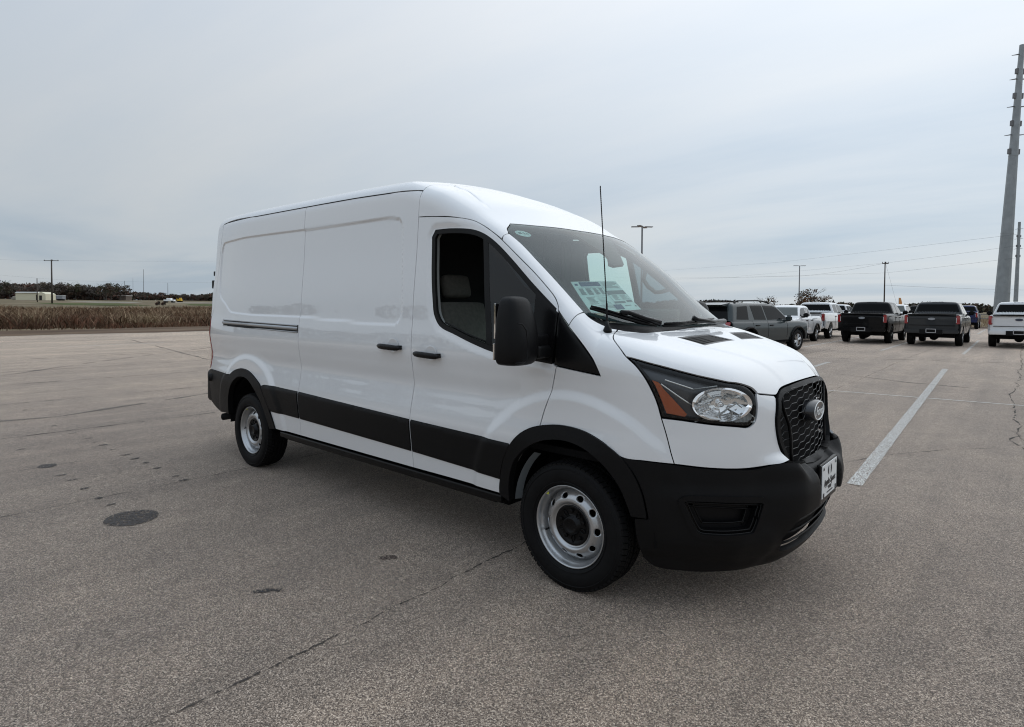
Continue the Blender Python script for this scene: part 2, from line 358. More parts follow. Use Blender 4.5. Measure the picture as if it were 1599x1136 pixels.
def VF0(X, Y, Z, det=False):
    y = np.abs(Y); w_ = pchip(Z, *K['Wz'])-.08*np.maximum(-3.9-X, 0)**2-.161*np.maximum(X-.2, 0)**2
    w_ = w_-.055*sstep(1.35, 2.45, Z)*sstep(-1.3, -.1, X)
    if det: w_ = w_+side_detail(X, Z)
    side = y-w_
    xf = pchip(Z, *K['xf'])-.196*y*y-.35*y**4; bb = sstep(.64, .36, y)
    sh = .085*sstep(.43, .30, y)*np.clip((Z-.5)/.12, 0, 1)
    xf = xf+np.maximum(pchip(np.clip(Z+sh, .18, .87), *K['xb']), 0)*bb-(.036*sstep(.225, .19, y)*sstep(.485, .515, Z)*sstep(.80, .73, Z) if det else 0)
    B = smax(side, X-xf, .262); B = smax(B, -4.93-X+.06*np.maximum(Z-1.2, 0)+.03*y*y, .09)
    groove = .010*np.exp(-((y-(.56+.16*sstep(-1.38, -.70, X)+.02))/.011)**2)*sstep(-1.40, -1.36, X)*sstep(-.66, -.70, X) if det else 0
    roof = Z-(pchip(X, *K['roof'])-.098*y*y-groove)
    x1, z1, x2, z2, bk = -.564, 2.099, .039, 1.653, .285; sl = (z1-z2)/(x2-x1); n = math.sqrt(1+sl*sl)
    wind = (Z-(z2+(x2-X-bk*y*y)*sl+.05/(1+((X+bk*y*y-(x1+x2)/2)/((x2-x1)/2))**4)))/n
    crease = 0
    if det:
        crease = .008*sstep(.03, -.03, y-(.60-.30*sstep(.3, .95, X)))*sstep(.2, .5, X)+.006*sstep(.015, -.015, X-(.84-.5*y*y))*sstep(.5, .3, y)*0
    hood = Z-(pchip(X, *K['hood'])-.061*y*y+crease)
    q = sstep(-1.0, -.4, X); rt = .13-.05*q
    return np.minimum(smax(smax(roof, wind, .05), B, rt), smax(hood, B, .16))
def VF(X, Y, Z): return VF0(X, Y, Z, True)
def A(s): return [tuple(float(v) for v in p.split(',')) for p in s.split(';')]

paint = mat('white_paint', (.80, .81, .82), .38, coat=1, coat_r=.012, coat_ior=1.85)
black = mat('black_textured_plastic', (.0065, .0065, .007), .45, spec=.16, bump=.25, bscale=900, var=.12, vscale=5)
blackg = mat('satin_black_plastic', (.005, .005, .0055), .26, spec=.22)
rubber = mat('black_rubber', (.008, .008, .008), .6, spec=.25)
dark = mat('dark_underbody', (.008, .008, .0085), .8, spec=.1, var=.3, vscale=6)
tyre_m = mat('tyre_rubber', (.0075, .0075, .008), .6, spec=.14, var=.2, vscale=12)
rim_m = mat('silver_painted_steel', (.50, .51, .52), .30, metal=.85, var=.05, vscale=20)
chrome = mat('bright_reflector', (.98, .98, .98), .09, metal=.88)
mirror_m = mat('mirror_glass', (.7, .7, .7), .03, metal=1)
chrome_d = mat('smoked_reflector', (.55, .56, .55), .35, metal=.4)
amber_m = mat('amber_reflector', (.62, .13, .03), .22, coat=1)
red_m = mat('red_lamp', (.30, .012, .012), .18, coat=1)
white_pl = mat('white_print', (.80, .81, .80), .4)
ink = mat('black_print', (.02, .02, .022), .5)
sheet_w = mat('sticker_paper', (.93, .96, .93), .55)
blue_ink = mat('blue_print', (.04, .12, .22), .5)
grey_ink = mat('grey_print', (.22, .26, .27), .5)
wsg = glass('windscreen_glass', (.72, .92, .88), 1.58, veil=.035)
sdg = glass('side_glass', (.20, .25, .29), 1.6)
clear = glass('clear_lens', (.95, .96, .96), 1.4)
seat_m = mat('grey_seat_cloth', (.17, .16, .14), .9, var=.15, vscale=40, bump=.3, bscale=500)
trim_m = mat('grey_interior_trim', (.30, .31, .30), .75)
headl_m = mat('headliner_grey', (.24, .235, .22), .9)
dash_m = mat('dark_dashboard', (.045, .048, .05), .6)

van = thing('cargo_van', 'large white cargo van with black lower cladding, silver steel wheels and open passenger window', 'van')
SD = Side(); ST = Stereo((-.25, 0, .75), (.75, -.65, .25), 1.15); SF = Stereo((-.1, 0, .75), (1, 0, .3), 1.1)
H = .020
gut = [(-4.588, 2.411), (-3.78, 2.415), (-2.868, 2.407), (-2.135, 2.398), (-1.714, 2.385), (-1.335, 2.362)]
# side seams
seam_s = [(-2.862, 2.407), (-2.855, 2.0), (-2.842, 1.45), (-2.835, 1.2), (-2.828, .95), (-2.828, .80), (-2.835, .43)]
seam_b = [(-1.335, 2.362), (-1.335, 1.9), (-1.333, 1.45), (-1.326, 1.25), (-1.322, 1.0), (-1.33, .80), (-1.325, .43)]
dtop = [(-1.335, 2.172), (-1.15, 2.158), (-.956, 2.135), (-.835, 2.108), (-.743, 2.067), (-.647, 2.011), (-.578, 1.964), (-.430, 1.853), (-.305, 1.757), (-.186, 1.653), (-.137, 1.605), (-.108, 1.562), (-.096, 1.511), (-.097, 1.453), (-.101, 1.375), (-.112, 1.258)]
fseam = [(-.112, 1.241), (-.079, 1.226), (-.107, 1.125), (-.127, 1.051), (-.160, .966), (-.183, .883)]
aro = [(-.178, .886), (-.252, .860), (-.319, .821), (-.387, .751), (-.449, .636), (-.487, .50), (-.495, .43)]
door_loop = dtop+fseam+aro+[(-.9, .432)]+seam_b[::-1][:-1]
d1, d2 = panel('front_door', VF, SD, [door_loop, WIN], H, m=paint, parent=van, mirror=True, flange=.022)
RX = [inset(resample(RECESS_S, .012), q) for q in (-.014, -.010, -.005, .0, .005, .010, .014)]
s1, s2 = panel('sliding_door', VF, SD, [[(-2.862, 2.407), (-2.135, 2.398), (-1.714, 2.385)]+seam_b+[(-2.0, .43)]+seam_s[::-1][:-1]], H, m=paint, parent=van, mirror=True)
s2.name = 'side_panel'
rseam = [(-4.59, 2.411), (-4.612, 2.30), (-4.665, 1.92), (-4.685, 1.656), (-4.70, 1.52), (-4.80, 1.427)]
arr = [(-4.129, .857), (-4.052, .902), (-3.922, .933), (-3.759, .924), (-3.60, .870), (-3.468, .80), (-3.376, .679), (-3.29, .521), (-3.255, .43)]
rq1, rq2 = panel('rear_quarter_panel', VF, SD, [rseam+[(-4.80, .862)]+arr+[(-3.0, .43)]+seam_s[::-1]+[(-3.78, 2.415)]], H, m=paint, parent=van, mirror=True, extra=RX)
# rear corner, rear doors
SR = Stereo((-4.0, 0, 1.5), (-1, -.55, 0), 1.1)
def sp(x, z): return cast(VF, SD, np.array([[x, z]]))[0]
RE = End(-5.3, 1, 1.2)
rc = [sp(x, z) for x, z in rseam[:-1]]+[sp(-4.80, 1.43)]
rce = [tuple(cast(VF, RE, np.array([[-yy, zz]]))[0]) for yy, zz in ((.80, 1.43), (.80, 1.9), (.77, 2.30), (.73, 2.40))]
panel('rear_pillar', VF, SR, [rc+rce], .03, m=paint, parent=van, mirror=True)
tl = [tuple(sp(-4.80, 1.42)), tuple(sp(-4.80, .88))]+[tuple(cast(VF, RE, np.array([[-yy, zz]]))[0]) for yy, zz in ((.80, .88), (.80, 1.42))]
panel('tail_lamp', VF, SR, [tl], .03, off=.004, m=red_m, parent=van, mirror=True)
panel('rear_door', VF, RE, [[(-.795, .62), (-.795, 2.28), (-.70, 2.40), (-.005, 2.42), (-.005, .62)]], .04, m=paint, parent=van, mirror=True)
# roof and front roof cap
CY = Cyl(1.7, .85)
g3 = lambda x, z: tuple(sp(x, z))
def roofpt(x, a): return tuple(cast(VF, CY, np.array([[x, a]]))[0])
left = [CY.to2([g3(x, z)])[0] for x, z in gut]
rl = [tuple(q) for q in left]; rr_ = [(x, -a) for x, a in rl[::-1]]
back = [(-4.70, -.80), (-4.80, -.62), (-4.845, -.3), (-4.85, 0), (-4.845, .3), (-4.80, .62), (-4.70, .80)]
panel('roof', VF, CY, [rl+rr_+back[::-1]], .026, m=paint, parent=van)
SR3 = Stereo((-4.1, 0, 1.7), (-1, 0, .6), 1.0)
b3 = [tuple(cast(VF, CY, np.array([[x+.03, a]]))[0]) for x, a in back]
e3 = [tuple(cast(VF, RE, np.array([[yy, zz]]))[0]) for yy, zz in ((.72, 2.37), (.60, 2.395), (.3, 2.405), (0, 2.405), (-.3, 2.405), (-.60, 2.395), (-.72, 2.37))]
panel('rear_header', VF, SR3, [b3+e3], .04, gap=0, off=-.003, m=paint, parent=van, smooth=False)
STC = Stereo((-.9, 0, 1.35), (.25, 0, 1), .95)
ar3 = [tuple(p) for p in cast(VF, CY, np.array([(-1.337, a) for a in (-.68, -.5, -.3, -.12, .12, .3, .5, .68)]))]
mir = lambda L_: [(p[0], -p[1], p[2]) for p in L_[::-1]]
capR = [g3(-1.335, 2.362), g3(-1.335, 2.172)]+[g3(x, z) for x, z in dtop[1:6]]+A('-.587,-.879,1.974;-.584,-.860,1.994;-.578,-.843,2.003;-.572,-.827,2.009')+A('-.612,-.797,2.046;-.630,-.762,2.078;-.650,-.725,2.087;-.580,-.528,2.089;-.535,-.33,2.089;-.504,-.15,2.087')
capF = mir(capR)
panel('roof_front_cap', VF, STC, [capR+capF+ar3[::-1]], .018, m=paint, parent=van)
# front roof groove strips are part of the cap shape; a pillars
apR = A('-.014,-.959,1.453;.002,-.905,1.508;.011,-.853,1.529;-.162,-.839,1.678;-.326,-.838,1.821;-.47,-.822,1.935;-.568,-.823,2.004;-.578,-.843,2.000;-.584,-.860,1.992')
apR += [g3(x, z) for x, z in ((-.578, 1.964), (-.430, 1.853), (-.305, 1.757), (-.186, 1.653), (-.137, 1.605), (-.108, 1.562), (-.097, 1.535))]
panel('windscreen_pillar', VF, ST, [apR], .014, m=paint, parent=van, mirror=True)
# fender
fe = A('-.014,-.960,1.450;.002,-.905,1.506;.014,-.853,1.525;.049,-.854,1.497;.083,-.843,1.475;.114,-.826,1.458;.151,-.799,1.439;.175,-.766,1.432;.194,-.823,1.416;.215,-.874,1.398;.229,-.893,1.386;.255,-.910,1.367;.297,-.928,1.334;.331,-.938,1.303;.394,-.937,1.253;.451,-.927,1.177;.492,-.911,1.085;.515,-.903,1.005;.540,-.895,.921;.564,-.891,.833;.578,-.886,.784;.450,-.942,.789;.335,-.975,.795')
fe += [g3(x, z) for x, z in ((.237, .857), (.121, .896), (.003, .908), (-.095, .902), (-.180, .884), (-.157, .966), (-.125, 1.051), (-.105, 1.125), (-.077, 1.226), (.056, 1.212), (.206, 1.196), (.195, 1.222), (.152, 1.290))]
panel('front_fender', VF, ST, [fe], .014, m=paint, parent=van, mirror=True)
# black triangle trims
panel('mirror_trim', VF, SD, [[(-.26, 1.655), (-.220, 1.618), (-.098, 1.522), (-.094, 1.50), (-.096, 1.453), (-.100, 1.375), (-.111, 1.246), (-.32, 1.264), (-.27, 1.42)]], .02, gap=.0, off=.004, flange=.035, m=blackg, parent=van, mirror=True)
panel('fender_trim', VF, ST, [[g3(-.090, 1.528), g3(-.013, 1.449), g3(.152, 1.286), (.198, -.981, 1.222), (.209, -.981, 1.202), g3(.056, 1.216), g3(-.092, 1.232)]], .02, gap=.002, off=.003, m=blackg, parent=van, mirror=True)
# hood
hl = A('.175,-.766,1.432;.194,-.823,1.416;.215,-.874,1.398;.229,-.893,1.386;.255,-.910,1.367;.297,-.928,1.334;.331,-.938,1.303;.468,-.894,1.270;.636,-.809,1.225;.756,-.709,1.192;.799,-.652,1.182;.828,-.611,1.169;.846,-.586,1.156;.859,-.574,1.140;.867,-.568,1.128;.883,-.529,1.123;.912,-.442,1.112;.914,-.414,1.121;.912,-.387,1.133;.912,-.344,1.143;.920,-.23,1.151;.926,-.08,1.156')
hr = A('.330,-.15,1.418;.318,-.35,1.415;.290,-.58,1.412;.262,-.669,1.414;.188,-.747,1.428')
hood_loop = hl+mir(hl)+mir(hr)+hr
SH = Stereo((.25, 0, .6), (.35, 0, 1), .75)
def ventloop(s): return [(.412, s*.517), (.436, s*.165), (.553, s*.06), (.548, s*.475)]
TP = Top()
vl = [cast(VF, TP, np.array(ventloop(s))) for s in (-1, 1)]
panel('hood', VF, SH, [hood_loop, vl[0], vl[1][::-1]], .016, m=paint, parent=van, corner=34)
vent_frame = mat('vent_frame', (.03, .031, .033), .4)
for s in (-1, 1):
    lp = ventloop(s); fr = panel('hood_vent', VF, SH, [cast(VF, TP, np.array(lp)), cast(VF, TP, inset(np.array(lp), .014))], .02, gap=.0, off=-.002, m=vent_frame, parent=van, smooth=False)
    bm = bmesh.new(); q = np.array(inset(np.array(lp), .012)); zt = cast(VF, TP, q)[:, 2]
    for k in range(6):
        t = (k+.5)/6; a = q[0]*(1-t)+q[3]*t; b = q[1]*(1-t)+q[2]*t; za = zt[0]*(1-t)+zt[3]*t; zb = zt[1]*(1-t)+zt[2]*t
        tube(bm, [(a[0], a[1], za-.008), ((a[0]+b[0])/2, (a[1]+b[1])/2, (za+zb)/2-.003), (b[0], b[1], zb-.008)], .0055, 4)
    for k in range(9):
        t = (k+.5)/9; a = q[0]*(1-t)+q[1]*t; b = q[3]*(1-t)+q[2]*t; za = zt[0]*(1-t)+zt[1]*t; zb = zt[3]*(1-t)+zt[2]*t
        tube(bm, [(a[0], a[1], za-.013), (b[0], b[1], zb-.013)], .004, 4)
    bm_obj('vent_grid', bm, black, fr)['kind'] = 'stuff'
    panel('vent_floor', VF, SH, [cast(VF, TP, np.array(lp))], .04, gap=0, off=-.03, flange=0, m=dark, parent=fr, smooth=False)
# nose
bt = A('.578,-.886,.784;.707,-.806,.773;.817,-.705,.767;.886,-.628,.768;.925,-.545,.775')
gl_ = A('.926,-.455,1.098;.935,-.487,1.006;.940,-.485,.931;.955,-.467,.85;.955,-.43,.79')
hb = A('.515,-.903,1.005;.586,-.869,1.000;.713,-.790,.984;.815,-.693,.972;.852,-.642,.968;.872,-.609,.996;.876,-.596,1.052;.869,-.586,1.112;.862,-.575,1.134')
nose = hb+A('.868,-.567,1.125;.883,-.529,1.119;.908,-.46,1.110')+gl_+A('.945,-.49,.778')+bt[::-1]+A('.564,-.891,.833;.540,-.895,.921')
panel('nose_panel', VF, ST, [nose], .013, m=paint, parent=van, mirror=True, corner=45)
# headlights
hd = A('.345,-.936,1.298;.468,-.896,1.267;.637,-.810,1.222;.757,-.711,1.189;.819,-.627,1.171;.848,-.597,1.143;.865,-.589,1.112;.873,-.598,1.052;.870,-.609,.998;.852,-.642,.971;.815,-.693,.975;.713,-.790,.987;.586,-.869,1.003;.515,-.903,1.008;.492,-.911,1.085;.451,-.927,1.177;.394,-.937,1.253')
hd2 = smooth_loop(ST.to2(np.array(hd)), 40); inn = inset(resample(hd2, .012), .018*ST.k)
hs = panel('headlight', VF, ST, [hd2, inn], .014, gap=.003, off=-.004, m=blackg, parent=van, smooth=False, flange=.05, mirror=True)
ls = panel('headlight_lens', VF, ST, [inset(resample(hd2, .012), .006*ST.k)], .016, gap=0, off=-.001, flange=0, m=clear, parent=van, smooth=False, mirror=True)
hous_m = mat('headlight_housing', (.11, .115, .125), .28, metal=.5)
hb_ = panel('headlight_housing', VF, ST, [inset(resample(hd2, .012), .002*ST.k)], .02, gap=0, off=-.052, flange=0, m=hous_m, parent=van, smooth=False, mirror=True)
am = A('.463,-.921,1.195;.501,-.906,1.181;.521,-.898,1.153;.627,-.846,1.029;.617,-.852,1.013;.535,-.894,1.027;.487,-.913,1.151')
amb = panel('amber_reflector', VF, ST, [am], .012, gap=.002, off=-.016, flange=.02, m=amber_m, parent=van, mirror=True)
# reflector bowl: ellipse seen at the front half of the lamp
def onv(p):                                   # nearest body point and normal through the chart
    q = cast(VF, ST, ST.to2(np.array([p]))); n = grad(VF, q); return q[0], n[0]
pc, ncn = onv((.762, -.745, 1.080))
xd = np.array([.66, .62, 0]); xd = xd-ncn*(xd@ncn); xd /= np.linalg.norm(xd); zd = np.cross(ncn, xd); zd *= np.sign(zd[2])
def bowl(ob_side):
    V = []; Fs = []; nr, na = 9, 40
    for i in range(nr):
        r = 1-(i/(nr-1))*.82
        for k in range(na):
            a = 2*math.pi*k/na; fac = 1+.06*(k % 5 == 0)
            dep = -.010-.038*(1-r*r)+(.010 if (k//5) % 2 else 0)*(.3 < r < .95)
            p = pc+xd*math.cos(a)*.150*r+zd*math.sin(a)*.084*r+ncn*dep; V.append(p*[1, ob_side, 1])
    for i in range(nr-1):
        for k in range(na):
            f = (i*na+k, i*na+(k+1) % na, (i+1)*na+(k+1) % na, (i+1)*na+k); Fs.append(f if ob_side > 0 else f[::-1])
    Fs.append(tuple(range((nr-1)*na, nr*na)))
    return mesh_np('reflector_bowl', V, Fs, False)
for s, o_ in ((1, hb_[0]), (-1, hb_[1])):
    link('reflector_bowl', bowl(s), chrome, o_)
    bm = bmesh.new(); sg = np.array([1, s, 1])
    tube(bm, [pc*sg-ncn*sg*.046, pc*sg-ncn*sg*.024], [.018, .014], 12); bm_obj('bulb_shield', bm, chrome, o_, True)
    bm = bmesh.new()                          # angular dividers and the lower trim of the lamp
    P_ = lambda u, v, d: tuple((pc+xd*u+zd*v+ncn*d)*sg)
    for a_, b_, c_ in (((-.02, -.055), (.075, .005), (.16, -.06)), ((-.13, -.085), (-.02, -.055), (-.02, -.055)), ((-.30, .10), (-.2, .03), (-.12, -.02)), ((-.28, .12), (-.14, .075), (-.02, .09))):
        tube(bm, [P_(*a_, -.026), P_(*b_, -.020), P_(*c_, -.026)], .0035, 6)
    bm_obj('lamp_divider', bm, chrome_d, o_)
    V = []; na_, nb2 = 14, 6                  # fluted lower chamber at the front corner of the lamp
    for j in range(nb2+1):
        for i in range(na_+1):
            u_ = i/na_; v_ = j/nb2; V.append(P_(.035+.135*u_, -.088+(.070-.07*abs(u_-.35))*v_, -.020-.006*(i % 2)-.008*math.sin(3.1*v_)))
    Fs = [(j*(na_+1)+i, j*(na_+1)+i+1, (j+1)*(na_+1)+i+1, (j+1)*(na_+1)+i) for j in range(nb2) for i in range(na_)]
    link('fluted_reflector', mesh_np('fluted_reflector', V, Fs, False), chrome_d, o_)
# grille
gt = A('.912,-.385,1.130;.912,-.344,1.138;.920,-.23,1.147;.926,-.08,1.152')
gL = A('.915,-.425,1.112;.925,-.450,1.092;.935,-.482,1.006;.940,-.480,.931;.950,-.458,.85;.955,-.415,.762;.965,-.36,.733;.97,-.28,.724;.98,-.12,.712;.98,-.04,.710')
gloop = gL[::-1]+gt
gloop = gloop+mir(gloop)
EN = End(1.4, -1, 1.)
g2 = resample(smooth_loop(np.array(gloop)[:, 1:], 18), .012); gin = inset(g2, .026)
VFn = lambda X, Y, Z: np.maximum(VF(X, Y, Z), X-(pchip(np.clip(Z, .7, 1.3), *K['xf'])-.196*Y*Y-.35*Y**4+.004))
fr = panel('grille_frame', VFn, EN, [g2, gin], .016, gap=.002, off=.010, flange=.045, m=black, parent=van, smooth=False)
panel('grille_recess', VFn, EN, [inset(g2, .01)], .04, gap=0, off=-.055, flange=0, m=dark, parent=van, smooth=False)
bm = bmesh.new(); ga = .0225; wv = .0021
def nosex(y, z): return float(pchip(np.array([z]), *K['xf'])[0]-.196*y*y-.35*y**4)-.022
done = set()
gin_p = [np.array(p) for p in gin]; ginA = np.array(gin_p)
gw = .058
for i in range(-8, 9):
    for j in range(-14, 15):
        cy_ = i*gw*1.5; cz_ = .935+j*.0395+(.01975 if i % 2 else 0)
        if abs(cy_) > .52 or not inside(np.array([[cy_, cz_]]), ginA)[0]: continue
        vs = [(cy_+gw*math.cos(R(60*k)), cz_+.0228*math.sin(R(60*k))) for k in range(6)]
        for k in range(6):
            a, b = vs[k], vs[(k+1) % 6]; key = tuple(sorted(((round(a[0], 2), round(a[1], 2)), (round(b[0], 2), round(b[1], 2)))))
            mid = ((a[0]+b[0])/2, (a[1]+b[1])/2); key = (round(mid[0]*130), round(mid[1]*130))
            if key in done: continue
            done.add(key); tube(bm, [(nosex(*a), *a), (nosex(*b), *b)], wv, 4, cap=False)
bm_obj('grille_mesh', bm, mat('grille_mesh_plastic', (.018, .019, .020), .32, spec=.35), van)
bm = bmesh.new()
for s in (-1, 1):
    pts = [(.395, 1.10), (.385, 1.03), (.34, .95), (.325, .88), (.325, .80), (.32, .76)]
    bm = bmesh.new(); tube(bm, [(nosex(s*y, z)+.006, s*y, z) for y, z in pts], .008, 6); bm_obj('grille_rib', bm, black, van, True)
# badge
bx = nosex(0, .985)
bm = bmesh.new()
def ellip(bm, prof, n=40):
    rings = [[bm.verts.new((x, math.cos(2*math.pi*k/n)*r*1.85, .988+math.sin(2*math.pi*k/n)*r)) for k in range(n)] for x, r in prof]
    for i in range(len(prof)-1):
        for k in range(n): bm.faces.new((rings[i][k], rings[i][(k+1) % n], rings[i+1][(k+1) % n], rings[i+1][k]))
    return rings
r_ = ellip(bm, [(bx-.02, .062), (bx+.015, .060), (bx+.036, .056), (bx+.040, .053), (bx+.038, .046)]); bm.faces.new(r_[-1])
bdg = bm_obj('badge', bm, mat('badge_black', (.02, .022, .026), .3, coat=.5), van, True)
bm = bmesh.new(); ellip(bm, [(bx+.038, .0525), (bx+.0425, .0515), (bx+.0425, .0480), (bx+.038, .0470)]); bm_obj('badge_ring', bm, white_pl, bdg, True)
def text_mesh(name, s, size, m, parent, M4, extrude=.001, shear=0., bold=0., sx=1., sp=1.):
    cu = bpy.data.curves.new(name, 'FONT'); cu.body = s; cu.size = size; cu.extrude = extrude; cu.align_x = 'CENTER'; cu.align_y = 'CENTER'; cu.shear = shear; cu.offset = bold; cu.space_character = sp
    t = bpy.data.objects.new(name+'_tmp', cu); COL.objects.link(t); bpy.context.view_layer.update()
    me = bpy.data.meshes.new_from_object(t.evaluated_get(bpy.context.evaluated_depsgraph_get())); bpy.data.objects.remove(t); bpy.data.curves.remove(cu)
    me.transform(M4 @ Matrix.Diagonal((sx, 1, 1, 1))); me.materials.clear(); return link(name, me, m, parent)
def frame4(o, x, y):                          # matrix with local x, y axes and origin
    x = Vector(x).normalized(); y = Vector(y).normalized(); z = x.cross(y); return Matrix(((x[0], y[0], z[0], o[0]), (x[1], y[1], z[1], o[1]), (x[2], y[2], z[2], o[2]), (0, 0, 0, 1)))
text_mesh('badge_lettering', 'Ford', .068, white_pl, bdg, frame4((bx+.041, 0, .985), (0, 1, 0), (0, 0, 1)), .0012, .35, .0, 1.12, .88)
# bumper
bu = A('.456,-.953,.790')
SB = Stereo((.15, 0, .55), (1, -.55, 0), .95)
brT = A('.335,-.975,.790;.450,-.942,.786;.578,-.886,.781;.707,-.806,.770;.817,-.705,.764;.886,-.628,.764')
def wrap(y, z): return tuple(cast(VF, EN, np.array([[y, z]]))[0])
topb = brT+[wrap(-.545, .775), wrap(-.49, .782), wrap(-.44, .780), wrap(-.39, .770), wrap(-.34, .757), wrap(-.26, .748), wrap(-.12, .740), wrap(-.04, .738)]
lowb = [wrap(-.04, .215), wrap(-.2, .215), wrap(-.4, .22), wrap(-.55, .225)]+[g3(.60, .225), g3(.48, .235), g3(.425, .28), g3(.405, .40), g3(.400, .490), g3(.466, .497), g3(.460, .54), g3(.440, .63), g3(.40, .72)]
bl_ = topb+mir(topb)+mir(lowb)+lowb
fogl = A('.600,-.86,.615;.640,-.85,.632;.905,-.60,.620;.925,-.575,.600;.890,-.62,.440;.870,-.64,.425;.690,-.80,.430;.655,-.83,.455;.598,-.86,.590')
cl = [wrap(-.47, .40), wrap(-.40, .50), wrap(-.2, .525), wrap(-.06, .53)]; cl = cl+mir(cl)+[wrap(.45, .32), wrap(.2, .30), wrap(-.2, .30), wrap(-.45, .32)]
offb = lambda P: .004+.010*sstep(.035, -.035, np.hypot((np.abs(P[:, 1])-.60)/1.0, (P[:, 2]-.36)/1.4)-.10)*sstep(.52, .42, P[:, 2])+.012*sstep(.70, .60, P[:, 2])*sstep(.33, .40, P[:, 2])*sstep(.40, .62, P[:, 0])-.014*sstep(.34, .28, P[:, 2])
SB2 = Stereo((.1, 0, .5), (1, 0, 0), .95)
fg2 = [inset(resample(smooth_loop(SB2.to2(np.array(f_)), 60), .012), .022*SB2.k) for f_ in (fogl, mir(fogl))]
bump = panel('front_bumper', VF, SB2, [bl_, [tuple(q) for q in fg2[0]], [tuple(q) for q in fg2[1]], cl], .016, gap=.003, off=offb, flange=.03, m=black, parent=van, corner=40)
bump['label'] = 'black textured front bumper'
for sgn in (-1, 1):
    f3 = fogl if sgn < 0 else mir(fogl); f2 = resample(smooth_loop(SB2.to2(np.array(f3)), 75), .008)
    panel('fog_lamp_surround', VF, SB2, [inset(f2, -.004), inset(f2, .024*SB2.k)], .012, gap=0, off=.024, flange=.022, m=black, parent=van, smooth=False)
    f2 = inset(f2, .022*SB2.k)
    for d_, o_z in ((.002, .008), (.018, .002)):
        q_ = inset(f2, d_*SB2.k); q3 = cast(VF, SB2, q_); q3 = q3[~np.isnan(q3[:, 0])]; q3 = q3+grad(VF, q3)*o_z; bm = bmesh.new(); tube(bm, list(q3)+[q3[0], q3[1]], .0045, 6, cap=False); bm_obj('bezel_lip', bm, blackg, van, True)
    p_ = panel('fog_lamp_bezel', VF, SB2, [inset(f2, -.002), inset(f2, .022*SB2.k)], .014, gap=0, off=.0, flange=.05, m=blackg, parent=van, smooth=False)
    panel('bezel_step', VF, SB2, [inset(f2, .018*SB2.k), inset(f2, .05*SB2.k)], .014, gap=0, off=-.030, flange=.03, m=black, parent=p_, smooth=False)
    q3 = cast(VF, SB2, inset(f2, .05*SB2.k)); q3 = q3[~np.isnan(q3[:, 0])]; q3 = q3-grad(VF, q3)*.030; bm = bmesh.new(); tube(bm, list(q3)+[q3[0], q3[1]], .004, 6, cap=False); bm_obj('bezel_inner_lip', bm, blackg, p_, True)
    panel('bezel_back', VF, SB2, [inset(f2, .04*SB2.k)], .02, gap=0, off=-.055, flange=0, m=black, parent=p_, smooth=False)
c2 = resample(smooth_loop(SB2.to2(np.array(cl)), 40), .01)
lg = panel('lower_grille', VF, SB2, [inset(c2, -.004)], .04, gap=0, off=-.06, flange=0, m=dark, parent=van, smooth=False)
bm = bmesh.new()
for z in (.345, .40, .455, .50):
    tube(bm, [(wrap(y, z)[0]-.03, y, z) for y in np.linspace(-.42, .42, 11)], [.006]*11, 6)
bm_obj('grille_bar', bm, black, lg, True)
# licence plate
px_ = wrap(0, .60)[0]+.024
bm = bmesh.new(); box(bm, (px_-.012, 0, .615), (.02, .335, .215)); pb = bm_obj('plate_bracket', bm, blackg, van, bevel=.006)
bm = bmesh.new(); box(bm, (px_+.001, 0, .625), (.004, .305, .175)); pl = bm_obj('licence_plate', bm, white_pl, van, bevel=.001); pl['label'] = 'white dealer plate with black lettering'
fx = px_+.0045
pw = lambda y, z: frame4((fx, y, z), (0, 1, 0), (0, 0, 1))
text_mesh('plate_lettering', 'Apple Sport', .048, ink, pl, pw(0, .612), .0004, .15, .0012, 1.0)
text_mesh('plate_small_lettering', 'FORD', .024, ink, pl, pw(0, .578), .0004, 0, .0008)
bm = bmesh.new()
box(bm, (fx, 0, .556), (.001, .12, .006))
for s in (-1, 1): 
    v = [bm.verts.new((fx+.0004, s*.125+a, .695+b)) for a, b in ((-.014, -.008), (.014, -.008), (0, .012))]; bm.faces.new(v)
    v = [bm.verts.new((fx+.0004, s*.125+a, .550+b)) for a, b in ((-.012, -.01), (.012, -.01), (.012, .014), (-.012, .014))]; bm.faces.new(v)
for s, c_ in ((-1, -.018), (1, .018)):
    n_ = 12; o1 = [(c_*1.4+s*.016*math.sin(math.pi*t), .648+.05*t) for t in np.linspace(0, 1, n_)]; o2 = [(c_+s*.002*math.sin(math.pi*t), .648+.05*t) for t in np.linspace(0, 1, n_)]
    v = [bm.verts.new((fx+.0004, a, b)) for a, b in o1+o2[::-1]]; bm.faces.new(v)
bm_obj('plate_emblem', bm, ink, pl)
# cladding on the doors
def clad(name, loop): return panel(name, VF, SD, [loop], .018, gap=.003, off=lambda P: .011-.010*sstep(.012, 0, (ctop(P[:, 0])-P[:, 2]))-.006*sstep(.02, 0, P[:, 2]-cbot(P[:, 0])), flange=.012, m=black, parent=van, mirror=True, corner=30)
ctop = lambda x: np.interp(x, [-3.46, -2.825, -1.33, -.387], [.826, .818, .775, .755]); cbot = lambda x: np.interp(x, [-3.3, -2.85, -1.35, -.49], [.583, .577, .545, .518])
def band(xs): return [(x, float(ctop(x))) for x in xs], [(x, float(cbot(x))) for x in xs[::-1]]
a_, b_ = band([-3.40, -3.1, -2.838]); clad('rear_cladding', [(-3.462, .806)]+a_+[(b_[0][0], b_[0][1])]+b_[1:-1]+[(-3.32, .583), (-3.38, .68)])
a_, b_ = band([-2.822, -2.3, -1.8, -1.334]); clad('sliding_door_cladding', a_+b_)
a_, b_ = band([-1.320, -.9, -.6, -.40]); clad('door_cladding', a_+[(-.392, .745), (-.45, .636), (-.486, .518)]+b_[1:])
